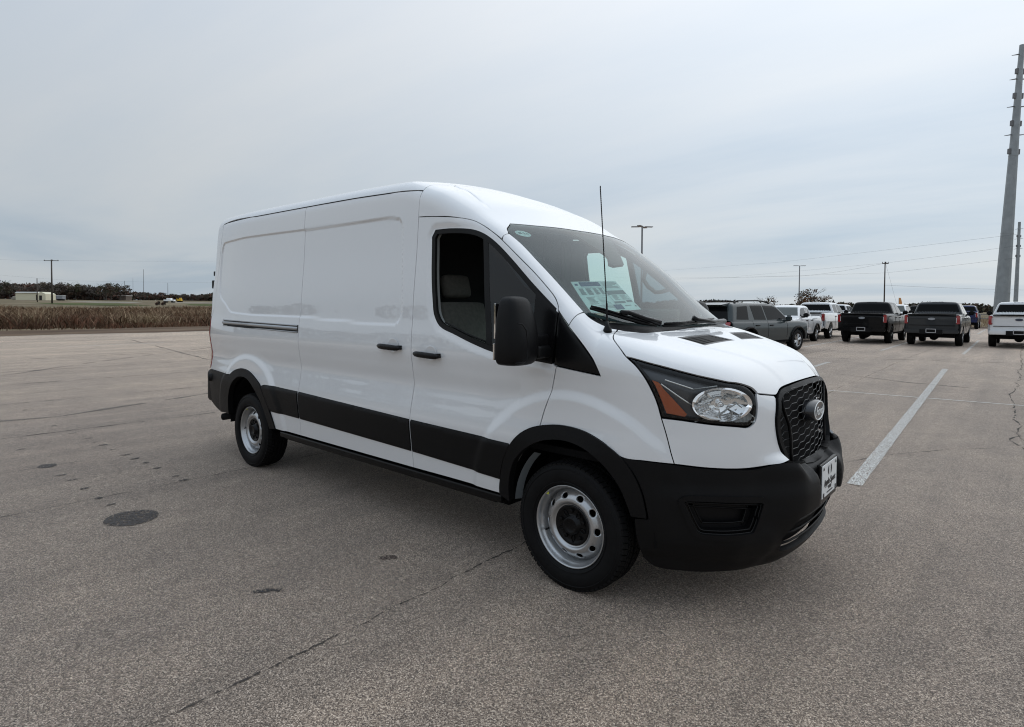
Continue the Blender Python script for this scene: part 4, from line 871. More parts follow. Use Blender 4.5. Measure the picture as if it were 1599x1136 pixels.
# wheels
def wheel(x, yc, s):
    """s = -1: outer face towards -y"""
    root = link('wheel', None, None, van); root.location = (x, yc, .348)
    root.rotation_euler = (0, random.random()*2, 0)
    f = lambda d: s*d
    bm = bmesh.new()
    prof = [(.085, .226), (.098, .232), (.108, .25), (.113, .275), (.113, .30), (.106, .325), (.099, .336), (.088, .3425), (.06, .3455), (0, .346), (-.06, .3455), (-.088, .3425), (-.1, .335), (-.108, .30), (-.105, .25), (-.09, .226)]
    lathe(bm, [(f(a), b) for a, b in prof], 96)
    ty = bm_obj('tyre', bm, tyre_m, root, True)
    bm = bmesh.new()                          # tread: grooved blocks
    nb_ = 66
    for row, (y0, y1, st_) in enumerate(((.066, .099, 0), (.040, .061, .5), (.012, .035, 0), (-.035, -.012, .5), (-.061, -.040, 0), (-.099, -.066, .5))):
        for k in range(nb_):
            a0 = 2*math.pi*(k+st_+.07)/nb_; a1 = 2*math.pi*(k+st_+.90)/nb_; am_ = (a0+a1)/2
            vs = []
            for (yy, ed) in ((y0, abs(y0)), (y1, abs(y1))):
                ro = .3555 if ed < .07 else .3555-(ed-.066)*.28
                for a in (a0, a1):
                    sk = .012*(1 if row % 2 else -1)*(1 if yy == y0 else -1)/.355*.3
                    for r_ in (ro-.012, ro): vs.append(bm.verts.new((math.cos(a+sk)*r_, f(yy), math.sin(a+sk)*r_)))
            v = vs; 
            for q in ((1, 3, 7, 5), (0, 1, 5, 4), (2, 6, 7, 3), (0, 2, 3, 1), (4, 5, 7, 6)): bm.faces.new([v[i] for i in q])
    bm_obj('tyre_tread', bm, tyre_m, ty)['kind'] = 'stuff'
    bm = bmesh.new()                          # sidewall ribs and raised ring
    for r_, d_ in ((.245, .1095), (.318, .1105)): lathe(bm, [(f(d_-.004), r_-.004), (f(d_+.0015), r_-.001), (f(d_+.0015), r_+.001), (f(d_-.004), r_+.004)], 72)
    bm_obj('sidewall_ring', bm, tyre_m, ty, True)
    # rim: barrel, flange and a dished disc with ten holes
    bm = bmesh.new()
    lathe(bm, [(f(a), b) for a, b in ((.088, .2265), (.096, .2265), (.0975, .2225), (.093, .2175), (.080, .2155), (.066, .208), (.060, .203), (.045, .200), (-.02, .193), (-.08, .193), (-.09, .22))], 80)
    rm = bm_obj('rim', bm, rim_m, root, True)
    nh = 10; pf = lambda r_: np.interp(r_, [.05, .118, .124, .132, .150, .168, .182, .193, .199], [.058, .062, .072, .077, .074, .062, .046, .030, .020])
    outer = [(.199*math.cos(a), .199*math.sin(a)) for a in np.linspace(0, 2*math.pi, 90, endpoint=False)]
    innr = [(.112*math.cos(a), .112*math.sin(a)) for a in np.linspace(0, 2*math.pi, 60, endpoint=False)]
    loops = [np.array(outer), np.array(innr)]
    for k in range(nh):
        a = 2*math.pi*k/nh; c_ = np.array([math.cos(a), math.sin(a)])*.163; t_ = np.array([-math.sin(a), math.cos(a)]); r0 = c_/np.linalg.norm(c_)
        loops.append(np.array([c_+t_*math.cos(b)*.021+r0*math.sin(b)*.0145 for b in np.linspace(0, 2*math.pi, 18, endpoint=False)]))
    G = []
    for r_ in (.118, .121, .124, .128, .132, .138, .144, .150, .156, .162, .168, .175, .182, .188, .193):
        n_ = int(2*math.pi*r_/.008)
        for k in range(n_): a = 2*math.pi*(k+(.5 if int(r_*1000) % 2 else 0))/n_; G.append((r_*math.cos(a), r_*math.sin(a)))
    G = np.array(G); kp = np.ones(len(G), bool)
    for q in loops[2:]: kp &= ~inside(G, q) & (seg_dist(G, q) > .0025)
    G = G[kp]; E = []; b = 0
    for q in loops: E += [(b+i, b+(i+1) % len(q)) for i in range(len(q))]; b += len(q)
    r = delaunay_2d_cdt([Vector(v) for v in np.vstack(loops+[G]).tolist()], E, [], 0, 1e-9); V = np.array([tuple(v) for v in r[0]]); T = np.array([t for t in r[2] if len(t) == 3]); c_ = V[T].mean(1); ok = ~inside(c_, loops[1])
    for q in loops[2:]: ok &= ~inside(c_, q)
    T = T[ok]; rr_ = np.linalg.norm(V, axis=1); yy = pf(rr_)
    ee = {}
    for t in T:
        for i in range(3): ee[(t[i], t[(i+1) % 3])] = 1
    be = [k for k in ee if (k[1], k[0]) not in ee and rr_[k[0]] < .195 and rr_[k[0]] > .115]
    P = np.c_[V[:, 0], s*yy, V[:, 1]]; n0 = len(P); P2 = P.copy(); P2[:, 1] -= s*.012; F_ = [tuple(t) for t in T]+[(i, j, n0+j, n0+i) for i, j in be]
    me = mesh_np('rim_disc', np.vstack([P, P2]), F_); bm = bmesh.new(); bm.from_mesh(me); bmesh.ops.delete(bm, geom=[v for v in bm.verts if not v.link_faces], context='VERTS'); bmesh.ops.recalc_face_normals(bm, faces=bm.faces); bm.to_mesh(me); bm.free()
    link('rim_disc', me, rim_m, rm)
    bm = bmesh.new(); lathe(bm, [(f(-.02), .198), (f(-.02), .0)], 40); bm_obj('brake_shadow_plate', bm, dark, rm)
    # centre cap
    bm = bmesh.new()
    r_ = lathe(bm, [(f(.058), .113), (f(.066), .110), (f(.068), .104), (f(.060), .094), (f(.057), .060), (f(.060), .052), (f(.082), .046), (f(.085), .040), (f(.080), .034), (f(.080), .002)], 60); bm.faces.new(r_[-1])
    cc = bm_obj('centre_cap', bm, blackg, root, True)
    bm = bmesh.new()
    for k in range(5):
        a = 2*math.pi*(k+.3)/5; tube(bm, [(math.cos(a)*.078, f(.056), math.sin(a)*.078), (math.cos(a)*.078, f(.069), math.sin(a)*.078)], .0105, 10)
        a2 = a+.62; P_ = lambda r_, t: (math.cos(a2+t)*r_, f(.062), math.sin(a2+t)*r_); tube(bm, [P_(.056, -.1), P_(.074, -.16), P_(.096, 0), P_(.074, .16), P_(.056, .1)], .003, 5)
    bm_obj('cap_lug', bm, blackg, cc, True, .002)
    bm = bmesh.new(); box(bm, (-.150, f(.0915), .155), (.018, .002, .014)); bm_obj('wheel_weight', bm, mat('yellow_mark', (.5, .5, .05), .5), rm)
    bm = bmesh.new(); a = R(200); tube(bm, [(math.cos(a)*.185, f(.045), math.sin(a)*.185), (math.cos(a)*.178, f(.082), math.sin(a)*.178)], .005, 8); bm_obj('valve', bm, rubber, rm)
    return root
wf = wheel(0, -.866, -1); wf.rotation_euler = (0, R(0), 0)
wheel(-3.75, -.872, -1); wheel(0, .866, 1); wheel(-3.75, .872, 1)

# ------------------------------------------------------------------ ground
def nodes_of(m): return m.node_tree, m.node_tree.nodes, m.node_tree.links
def asphalt_mat():
    m = bpy.data.materials.new('weathered_asphalt'); m.use_nodes = True; t, n, l = nodes_of(m); b = n['Principled BSDF']
    g = n.new('ShaderNodeNewGeometry'); N_ = lambda k: n.new(k)
    def noise_(sc, det=4, rough=.55, dist=0., vec=None):
        q = N_('ShaderNodeTexNoise'); q.inputs['Scale'].default_value = sc; q.inputs['Detail'].default_value = det; q.inputs['Roughness'].default_value = rough; q.inputs['Distortion'].default_value = dist
        l.new(vec if vec is not None else g.outputs['Position'], q.inputs[0]); return q.outputs[0]
    def ramp(src, stops):
        r = N_('ShaderNodeValToRGB'); e = r.color_ramp.elements
        e[0].position, e[0].color = stops[0][0], (*stops[0][1], 1); e[1].position, e[1].color = stops[-1][0], (*stops[-1][1], 1)
        for p, c in stops[1:-1]: q = e.new(p); q.color = (*c, 1)
        l.new(src, r.inputs[0]); return r.outputs[0]
    def mixc(a, b_, f, mode='MULTIPLY'):
        q = N_('ShaderNodeMix'); q.data_type = 'RGBA'; q.blend_type = mode
        (q.inputs[0].__setattr__('default_value', f) if isinstance(f, float) else l.new(f, q.inputs[0])); l.new(a, q.inputs[6]); l.new(b_, q.inputs[7]); return q.outputs[2]
    v = N_('ShaderNodeTexVoronoi'); v.inputs['Scale'].default_value = 215; v.inputs['Randomness'].default_value = 1; l.new(g.outputs['Position'], v.inputs[0])
    vs = N_('ShaderNodeSeparateColor'); l.new(v.outputs['Color'], vs.inputs[0])
    stones = ramp(vs.outputs[0], [(0, (.046, .033, .025)), (.26, (.145, .107, .081)), (.60, (.285, .218, .168)), (.84, (.45, .358, .284)), (1, (.74, .61, .50))])
    v2 = N_('ShaderNodeTexVoronoi'); v2.inputs['Scale'].default_value = 80; l.new(g.outputs['Position'], v2.inputs[0])
    vs2 = N_('ShaderNodeSeparateColor'); l.new(v2.outputs['Color'], vs2.inputs[0])
    stones = mixc(stones, ramp(vs2.outputs[1], [(0, (.70, .69, .68)), (.5, (.98, .98, .98)), (1, (1.28, 1.27, 1.25))]), .35)
    big = ramp(noise_(.22, 5, .6, .4), [(.30, (.80, .79, .79)), (.5, (1, 1, 1)), (.70, (1.18, 1.17, 1.14))])
    mid = ramp(noise_(2.4, 7, .7), [(.30, (.84, .84, .84)), (.70, (1.14, 1.13, 1.11))])
    # drag streaks left by the paver run along y
    mpg = N_('ShaderNodeMapping'); mpg.inputs['Scale'].default_value = (1.0, .07, 1); l.new(g.outputs['Position'], mpg.inputs[0])
    stk = ramp(noise_(2.2, 6, .62, 0, mpg.outputs[0]), [(.32, (.82, .82, .82)), (.5, (1, 1, 1)), (.68, (1.14, 1.13, 1.12))])
    mp2 = N_('ShaderNodeMapping'); mp2.inputs['Rotation'].default_value = (0, 0, R(32)); mp2.inputs['Scale'].default_value = (1, .12, 1); l.new(g.outputs['Position'], mp2.inputs[0])
    stk2 = ramp(noise_(1.1, 5, .62, .3, mp2.outputs[0]), [(.35, (.90, .90, .90)), (.65, (1.08, 1.08, 1.07))])
    c = mixc(mixc(mixc(mixc(stones, big, 1.), mid, 1.), stk, 1.), stk2, 1.)
    # each paver pass, about 2.9 m wide, came out a little lighter or darker; far ground's grazing-view brightness is painted in, to west and north
    sx = N_('ShaderNodeSeparateXYZ'); l.new(g.outputs['Position'], sx.inputs[0])
    a = N_('ShaderNodeMath'); a.operation = 'MULTIPLY_ADD'; a.inputs[1].default_value = .337; a.inputs[2].default_value = .32; l.new(sx.outputs[0], a.inputs[0])
    fl = N_('ShaderNodeMath'); fl.operation = 'FLOOR'; l.new(a.outputs[0], fl.inputs[0]); wn = N_('ShaderNodeTexWhiteNoise'); wn.noise_dimensions = '1D'; l.new(fl.outputs[0], wn.inputs['W'])
    c = mixc(c, ramp(wn.outputs[0], [(0, (.93, .93, .93)), (1, (1.07, 1.07, 1.07))]), 1.)
    mr = N_('ShaderNodeMapRange'); mr.inputs[1].default_value = -6; mr.inputs[2].default_value = -24; l.new(sx.outputs[0], mr.inputs[0])
    c = mixc(c, ramp(mr.outputs[0], [(0, (1, 1, 1)), (1, (1.52, 1.50, 1.45))]), 1.)
    mr2 = N_('ShaderNodeMapRange'); mr2.inputs[1].default_value = 8; mr2.inputs[2].default_value = 26; l.new(sx.outputs[1], mr2.inputs[0])
    c = mixc(c, ramp(mr2.outputs[0], [(0, (1, 1, 1)), (1, (1.42, 1.41, 1.40))]), 1.)
    # dark spots of dripped oil
    c = mixc(c, ramp(noise_(3.1, 2, .5, .8), [(.0, (1, 1, 1)), (.70, (1, 1, 1)), (.76, (.80, .79, .78))]), 1.)
    l.new(c, b.inputs['Base Color']); b.inputs['Roughness'].default_value = .75; b.inputs['Specular IOR Level'].default_value = .4; b.inputs['Sheen Weight'].default_value = .22; b.inputs['Sheen Roughness'].default_value = .5; b.inputs['Sheen Tint'].default_value = (1, .93, .86, 1)
    bp = N_('ShaderNodeBump'); bp.inputs['Strength'].default_value = .75; bp.inputs['Distance'].default_value = .006
    dm = N_('ShaderNodeMath'); dm.operation = 'ADD'; l.new(v.outputs['Distance'], dm.inputs[0]); l.new(noise_(140, 3), dm.inputs[1])
    iv = N_('ShaderNodeMath'); iv.operation = 'MULTIPLY'; iv.inputs[1].default_value = -1; l.new(dm.outputs[0], iv.inputs[0]); l.new(iv.outputs[0], bp.inputs['Height']); l.new(bp.outputs[0], b.inputs['Normal'])
    return m
def soil_mat(name, stops, sc=.35, streak=(1, 1)):
    m = bpy.data.materials.new(name); m.use_nodes = True; t, n, l = nodes_of(m); b = n['Principled BSDF']; b.inputs['Roughness'].default_value = .95; b.inputs['Specular IOR Level'].default_value = .1
    g = n.new('ShaderNodeNewGeometry'); mp_ = n.new('ShaderNodeMapping'); mp_.inputs['Scale'].default_value = (*streak, 1); l.new(g.outputs['Position'], mp_.inputs[0])
    q = n.new('ShaderNodeTexNoise'); q.inputs['Scale'].default_value = sc; q.inputs['Detail'].default_value = 9; q.inputs['Roughness'].default_value = .65; l.new(mp_.outputs[0], q.inputs[0])
    r = n.new('ShaderNodeValToRGB'); e = r.color_ramp.elements; e[0].position, e[0].color = stops[0][0], (*stops[0][1], 1); e[1].position, e[1].color = stops[-1][0], (*stops[-1][1], 1)
    for p, c in stops[1:-1]: x = e.new(p); x.color = (*c, 1)
    l.new(q.outputs[0], r.inputs[0]); l.new(r.outputs[0], b.inputs['Base Color']); return m
def gz(x, y):                                  # the land rises gently to the west, beyond the lot
    return max(0., (-x-60))*.0108
xs_ = [-3000, -1500, -800, -500, -420, -340, -260, -180, -120, -80, -60, -40, 0, 60, 200, 800, 3000]; ys_ = [-3000, -1200, -400, -100, 0, 60, 100, 200, 400, 900, 3000]
V = [(x, y, min(gz(x, y), 6.)-.012) for y in ys_ for x in xs_]; nx = len(xs_)
Fs = [(j*nx+i, j*nx+i+1, (j+1)*nx+i+1, (j+1)*nx+i) for j in range(len(ys_)-1) for i in range(nx-1)]
tag(link('ground', mesh_np('ground', V, Fs, False), soil_mat('dry_field', [(.3, (.10, .085, .05)), (.5, (.17, .135, .085)), (.7, (.26, .21, .14))], .05)), kind='structure')
asph = asphalt_mat()
tag(link('parking_lot', mesh_np('parking_lot', [(-35.1, -90, 0), (75, -90, 0), (75, 60, 0), (-35.1, 60, 0)], [(0, 1, 2, 3)], False), asph), kind='structure')
def strip_sheet(name, pts, m): return tag(link(name, mesh_np(name, pts, [tuple(range(len(pts)))], False), m), kind='structure')
e1_ = [(-35.1+.25*math.sin(k*1.7)+.1*math.sin(k*4.1), -60+k*2.) for k in range(76)]; e2_ = [(-42.4+.8*math.sin(k*.6+1)+.5*math.sin(k*1.9), -60+k*2.) for k in range(76)]
V = []; Fs = []
for i, (a, b) in enumerate(zip(e1_, e2_)): V += [(a[0]+.3, a[1], .004), ((a[0]+b[0])/2, a[1], .05), (b[0], b[1], .02)]
for i in range(75): Fs += [(3*i, 3*i+3, 3*i+4, 3*i+1), (3*i+1, 3*i+4, 3*i+5, 3*i+2)]
tag(link('dirt_verge', mesh_np('dirt_verge', V, Fs, True), soil_mat('bare_brown_soil', [(.3, (.07, .045, .03)), (.5, (.125, .085, .058)), (.7, (.20, .15, .105))], .5, (1, .25))), kind='structure')
V = []; Fs = []
for k in range(60):
    x = -36+k*2; V += [(x, 59.7+.3*math.sin(k*1.3), .004), (x, 63, .04), (x, 67+1.2*math.sin(k*.7), .0)]
for i in range(59): Fs += [(3*i, 3*i+3, 3*i+4, 3*i+1), (3*i+1, 3*i+4, 3*i+5, 3*i+2)]
tag(link('dirt_edge', mesh_np('dirt_edge', V, Fs, True), bpy.data.materials['bare_brown_soil']), kind='structure')
# green and tan bands in the far field on the left
def field_band(name, x0, x1, y0, y1, m, dz=.0):
    pts = []; n_ = 14
    for k in range(n_+1): y = y0+(y1-y0)*k/n_; pts.append((x0+6*math.sin(k*1.3), y, gz(x0, y)+.01+dz))
    for k in range(n_, -1, -1): y = y0+(y1-y0)*k/n_; pts.append((x1+8*math.sin(k*.9), y, gz(x1, y)+.01+dz))
    V = pts; Fs = [(k, k+1, 2*n_+1-k-1, 2*n_+1-k) for k in range(n_)]; tag(link(name, mesh_np(name, V, Fs, False), m), kind='structure')
field_band('green_field', -175, -232, 35, 130, soil_mat('green_winter_grass', [(.3, (.05, .065, .02)), (.7, (.11, .12, .045))], .08))
field_band('pale_track', -262, -300, 60, 150, soil_mat('pale_gravel', [(.3, (.26, .24, .20)), (.7, (.42, .39, .34))], .1))
# joints between paver passes and cracks
def crack_mat():
    m = mat('crack_fill', (.040, .034, .030), .9); t, n, l = nodes_of(m); b = n['Principled BSDF']; tr = n.new('ShaderNodeBsdfTransparent'); mx = n.new('ShaderNodeMixShader'); g = n.new('ShaderNodeNewGeometry')
    q = n.new('ShaderNodeTexNoise'); q.inputs['Scale'].default_value = 45; q.inputs['Detail'].default_value = 5; l.new(g.outputs['Position'], q.inputs[0])
    r = n.new('ShaderNodeValToRGB'); r.color_ramp.elements[0].position = .32; r.color_ramp.elements[0].color = (.10, .10, .10, 1); r.color_ramp.elements[1].position = .50; r.color_ramp.elements[1].color = (.85, .85, .85, 1); l.new(q.outputs[0], r.inputs[0])
    l.new(r.outputs[0], mx.inputs[0]); l.new(tr.outputs[0], mx.inputs[1]); l.new(b.outputs[0], mx.inputs[2]); l.new(mx.outputs[0], n['Material Output'].inputs[0]); return m
crack_m = crack_mat()
def crack(name, pts, w_, jit=.02, m=crack_m, step=.12, z=.004):
    V = []; Fs = []; rr_ = random.Random(len(pts)*7+int(abs(pts[0][0])*100)); ph = rr_.random()*9
    P = [np.array(p, float) for p in pts]; Q = []
    for a, b in zip(P, P[1:]):
        n_ = max(1, int(np.linalg.norm(b-a)/step)); Q += [a+(b-a)*k/n_ for k in range(n_)]
    Q.append(P[-1]); off_ = 0.
    for i, q in enumerate(Q):
        d = Q[min(i+1, len(Q)-1)]-Q[max(0, i-1)]; d /= (np.linalg.norm(d)+1e-9); nn = np.array([-d[1], d[0]]); off_ = off_*.9+rr_.uniform(-1, 1)*jit*.5
        ww = w_*(.25+1.3*rr_.random()**1.5); c = q+nn*off_; V += [(*(c+nn*ww/2), z), (*(c-nn*ww/2), z)]
    for i in range(len(Q)-1):
        if rr_.random() < .86: Fs.append((2*i, 2*i+1, 2*i+3, 2*i+2))
    return tag(link(name, mesh_np(name, V, Fs, False), m), kind='structure')
for x, w_ in ((-3.68, .009), (-6.93, .026), (-9.92, .024), (-12.75, .038), (-15.5, .030), (-19.2, .055), (-22.3, .04), (-28.4, .05)):
    crack('pavement_joint', [(x+.02, -12), (x-.02, -2), (x, 6), (x+.03, 20), (x, 58)], w_*1.0, .015, step=.10 if x > -8 else .2)
crack('pavement_joint', [(-.50, -6), (-.53, -2.4), (-.56, -1.4), (-.60, -.5)], .011, .02, step=.035)
crack('pavement_joint', [(-.60, -.5), (-.62, 2), (-.88, 8.28), (-.94, 9.4), (-.93, 11.4), (-1.06, 16.9), (-1.02, 26.7), (-1, 58)], .012, .014)
crack('pavement_joint', [(-3.95, 14), (-4.01, 18.3), (-3.91, 21), (-3.84, 24.9), (-3.8, 40)], .03, .02)
crack('pavement_joint', [(1.87, 4.6), (1.85, 5.2), (1.81, 6.07), (1.74, 7.79), (1.68, 10.3), (1.71, 12.78), (1.63, 30.7), (1.6, 58)], .022, .05)
crack('crack', [(.5, 3.07), (.66, 3.49), (.88, 3.92), (1.22, 4.5), (1.74, 5.1)], .010, .02)
crack('crack', [(1.84, 5.3), (1.70, 5.6), (1.80, 6.0), (1.72, 6.3)], .02, .06)
for x in (-5.2, -8.1, -11.3, -14.1, -17.3): crack('crack', [(x, -8), (x+.1, 0), (x-.1, 9), (x, 30)], .006, .02, step=.25)
def blot(name, c, rx, ry, m, n_=22, z=.005, seed=0, amp=.25):
    rr_ = random.Random(seed+int(abs(c[0]*97+c[1]*31))); ph = [rr_.random()*6.28 for _ in range(4)]
    V = [(c[0], c[1], z)]+[(c[0]+math.cos(a)*rx*(1+amp*(.5*math.sin(2*a+ph[0])+.35*math.sin(3*a+ph[1])+.25*math.sin(7*a+ph[2])))*1, c[1]+math.sin(a)*ry*(1+amp*(.5*math.sin(2*a+ph[3])+.3*math.sin(5*a+ph[1]))), z) for a in np.linspace(0, 2*math.pi, n_, endpoint=False)]
    return tag(link(name, mesh_np(name, V, [(0, 1+k, 1+(k+1) % n_) for k in range(n_)], False), m), kind='structure')
def stain_mat(name, col, a):
    m = mat(name, col, .8); t, n, l = nodes_of(m); b = n['Principled BSDF']; tr = n.new('ShaderNodeBsdfTransparent'); mx = n.new('ShaderNodeMixShader'); g = n.new('ShaderNodeNewGeometry')
    q = n.new('ShaderNodeTexNoise'); q.inputs['Scale'].default_value = 70; q.inputs['Detail'].default_value = 4; l.new(g.outputs['Position'], q.inputs[0])
    r = n.new('ShaderNodeValToRGB'); r.color_ramp.elements[0].position = .5-a*.25; r.color_ramp.elements[0].color = (.05, .05, .05, 1); r.color_ramp.elements[1].position = .62-a*.2; l.new(q.outputs[0], r.inputs[0])
    l.new(r.outputs[0], mx.inputs[0]); l.new(tr.outputs[0], mx.inputs[1]); l.new(b.outputs[0], mx.inputs[2]); l.new(mx.outputs[0], n['Material Output'].inputs[0]); return m
stain = stain_mat('oil_stain', (.062, .054, .050), .45); stain2 = stain_mat('dark_mark', (.045, .04, .037), .5)
faint = stain_mat('faint_tyre_mark', (.13, .112, .096), .30)
faint2 = stain_mat('soft_stain', (.085, .06, .05), .3)
blot('asphalt_patch', (-3.0, -2.2), .175, .165, stain, 40, amp=.06); blot('stain', (-5.17, -2.28), .085, .07, stain); blot('stain', (-1.06, -1.37), .05, .04, faint2, amp=.8); crack('stain', [(-1.25, -2.13), (-1.22, -2.10), (-1.18, -2.05), (-1.15, -2.03)], .030, .01, stain2, .02, .005)
for (x, y) in [(-7.43, -1.78), (-6.74, -1.74), (-6.27, -1.69), (-5.99, -1.69), (-5.77, -1.67), (-5.46, -1.66), (-5.1, -1.64), (-4.86, -1.63), (-4.61, -1.61), (-4.31, -1.61), (-3.9, -1.59), (-3.72, -1.58), (-4.44, -2.24), (-4.07, -2.24), (-3.69, -2.23), (-3.44, -2.21), (-4.69, -2.27), (-6.17, -2.31), (-9.1, -1.79)]:
    blot('stain', (x, y), .012+random.random()*.012, .03+random.random()*.025, stain2, 10, z=.006)
# faint tyre marks
for q in ([(-1.6, 12.2), (0, 11.4), (1.4, 11.2)], [(-8.4, -2.6), (-8.2, -1.6), (-9, .8), (-11, 2.5)], [(-10, 3), (-16, 3.4), (-28, 5)], [(-2.6, 17), (-.8, 18.4), (1.4, 19)], [(-14, -2), (-17, 1), (-21, 6)]): crack('tyre_mark', q, .10, .03, faint, .3, .0045)
# painted lines
def paint_mat(name, wear, sc=95):
    m = mat(name, (.66, .66, .63), .6); t, n, l = nodes_of(m); b = n['Principled BSDF']; tr = n.new('ShaderNodeBsdfTransparent'); mx = n.new('ShaderNodeMixShader'); g = n.new('ShaderNodeNewGeometry')
    q = n.new('ShaderNodeTexNoise'); q.inputs['Scale'].default_value = sc; q.inputs['Detail'].default_value = 3; l.new(g.outputs['Position'], q.inputs[0])
    r = n.new('ShaderNodeValToRGB'); r.color_ramp.elements[0].position = wear; r.color_ramp.elements[0].color = (0, 0, 0, 1); r.color_ramp.elements[1].position = wear+.05; l.new(q.outputs[0], r.inputs[0])
    l.new(r.outputs[0], mx.inputs[0]); l.new(tr.outputs[0], mx.inputs[1]); l.new(b.outputs[0], mx.inputs[2]); l.new(mx.outputs[0], n['Material Output'].inputs[0]); return m
pm = paint_mat('worn_white_line_paint', .475); pm2 = paint_mat('very_worn_line_paint', .47, 60)
def pline(p0, p1, w_, m=pm, cut=0.):
    p0, p1 = np.array(p0, float), np.array(p1, float); d = (p1-p0)/np.linalg.norm(p1-p0); nn = np.array([-d[1], d[0]])*w_/2; n_ = max(2, int(np.linalg.norm(p1-p0)/.25)); V = []
    for k in range(n_+1):
        c = p0+(p1-p0)*k/n_; j = 1+random.uniform(-.05, .05); V += [(*(c+nn*j), .008), (*(c-nn*j), .008)]
    return tag(link('painted_line', mesh_np('painted_line', V, [(2*k, 2*k+1, 2*k+3, 2*k+2) for k in range(n_)], False), m), kind='structure')
pline((.745, 2.30), (.227, 15.45), .118)
pline((-3.4, 8.60), (2.9, 9.17), .040, paint_mat('thin_line_paint', .36))
pline((-2.2, 4.2), (-2.52, 15.45), .11); pline((3.4, 2.3), (2.9, 15.45), .11); pline((-4.8, 5), (-5.1, 15.45), .11)
for x in (-10.2, -7.6, -5.0, -2.33, .13, 2.75, 5.4): pline((x, 22.2), (x-.22, 34.5), .10)
for x in (-8.6, -5.9, -3.3, -.68, 1.9): pline((x, 44.5), (x-.15, 57), .10, pm2)
pline((-24.39, 2.0), (-24.55, 5.2), .10, pm2); pline((-9, 41.3), (9, 42.0), .06, pm2)

# ------------------------------------------------------------------ grass, plants and trees
def grass_mass(name, n_, x0, x1, y0, y1, h0, h1, wd, mats, seed=1, density=None, lean=.35, zf=gz):
    g_ = np.random.default_rng(seed); X = g_.uniform(x0, x1, n_*2); Y = g_.uniform(y0, y1, n_*2)
    cl = np.array([noise.noise(Vector((a*.22, b*.22, 3.))) for a, b in zip(X, Y)]); keep = g_.random(n_*2) < np.clip(.55+cl*1.1, .06, 1); X, Y, cl = X[keep][:n_], Y[keep][:n_], cl[keep][:n_]; n_ = len(X)
    c3_ = np.array([noise.noise(Vector((a*.06, b*.09, 9.))) for a, b in zip(X, Y)]); H_ = g_.uniform(h0, h1, n_)*(1+.35*cl)*(.86+.75*c3_); A_ = g_.uniform(0, 2*math.pi, n_); LX = g_.normal(0, lean, n_)*H_; LY = g_.normal(0, lean, n_)*H_; W_ = wd*g_.uniform(.5, 1.5, n_)
    Z0 = np.array([zf(a, b) for a, b in zip(X, Y)])-.03; cx_, sx_ = np.cos(A_)*W_/2, np.sin(A_)*W_/2
    V = np.stack([np.c_[X-cx_, Y-sx_, Z0], np.c_[X+cx_, Y+sx_, Z0], np.c_[X+LX*.45+cx_*.8, Y+LY*.45+sx_*.8, Z0+H_*.6], np.c_[X+LX*.45-cx_*.8, Y+LY*.45-sx_*.8, Z0+H_*.6], np.c_[X+LX, Y+LY, Z0+H_*(1-.15*np.abs(g_.normal(0, 1, n_)))]], 1).reshape(-1, 3)
    me = bpy.data.meshes.new(name); me.vertices.add(len(V)); me.vertices.foreach_set('co', V.ravel())
    b = np.arange(n_)*5; F4 = np.c_[b, b+1, b+2, b+3]; F3 = np.c_[b+3, b+2, b+4]; loops = np.concatenate([F4.ravel(), F3.ravel()]); me.loops.add(len(loops)); me.loops.foreach_set('vertex_index', loops.astype(np.int32))
    st_ = np.concatenate([np.arange(n_)*4, n_*4+np.arange(n_)*3]); tot = np.concatenate([np.full(n_, 4), np.full(n_, 3)]); me.polygons.add(2*n_); me.polygons.foreach_set('loop_start', st_.astype(np.int32)); me.polygons.foreach_set('loop_total', tot.astype(np.int32))
    for m in mats: me.materials.append(m)
    mi = np.clip((cl*4.5+g_.normal(0, .75, n_)+len(mats)/2), 0, len(mats)-.01).astype(np.int32); me.polygons.foreach_set('material_index', np.concatenate([mi, mi])); me.update(calc_edges=True)
    return tag(link(name, me), kind='stuff')
gm = [mat('dry_grass_%s' % a, c, .9, spec=.1) for a, c in (('dark', (.085, .052, .034)), ('brown', (.170, .108, .068)), ('tan', (.28, .200, .128)), ('straw', (.42, .33, .215)), ('red', (.155, .078, .050)))]
grass_mass('tall_dry_grass', 70000, -66, -44.5, -12, 42, .35, 1.15, .055, [gm[4], gm[0], gm[1], gm[2], gm[3]], 1, lean=.5)
grass_mass('tall_dry_grass', 30000, -115, -66, -14, 72, .5, 1.15, .10, [gm[4], gm[0], gm[1], gm[2]], 2, lean=.45)
grass_mass('low_dry_grass', 16000, -47, -42, -12, 42, .12, .5, .05, [gm[0], gm[4], gm[1]], 3, lean=.4)
grass_mass('low_dry_grass', 12000, -40, 60, 64, 120, .2, .8, .10, [gm[1], gm[2], gm[3], gm[2]], 4, lean=.3)
leaf_dk = [mat('winter_twigs_%s' % a, c, .9, spec=.1) for a, c in (('grey', (.090, .078, .069)), ('brown', (.125, .088, .068)), ('red', (.125, .068, .054)), ('olive', (.075, .076, .048)), ('light', (.17, .145, .12)))]
bark = mat('grey_bark', (.09, .08, .07), .9, var=.2, vscale=3)
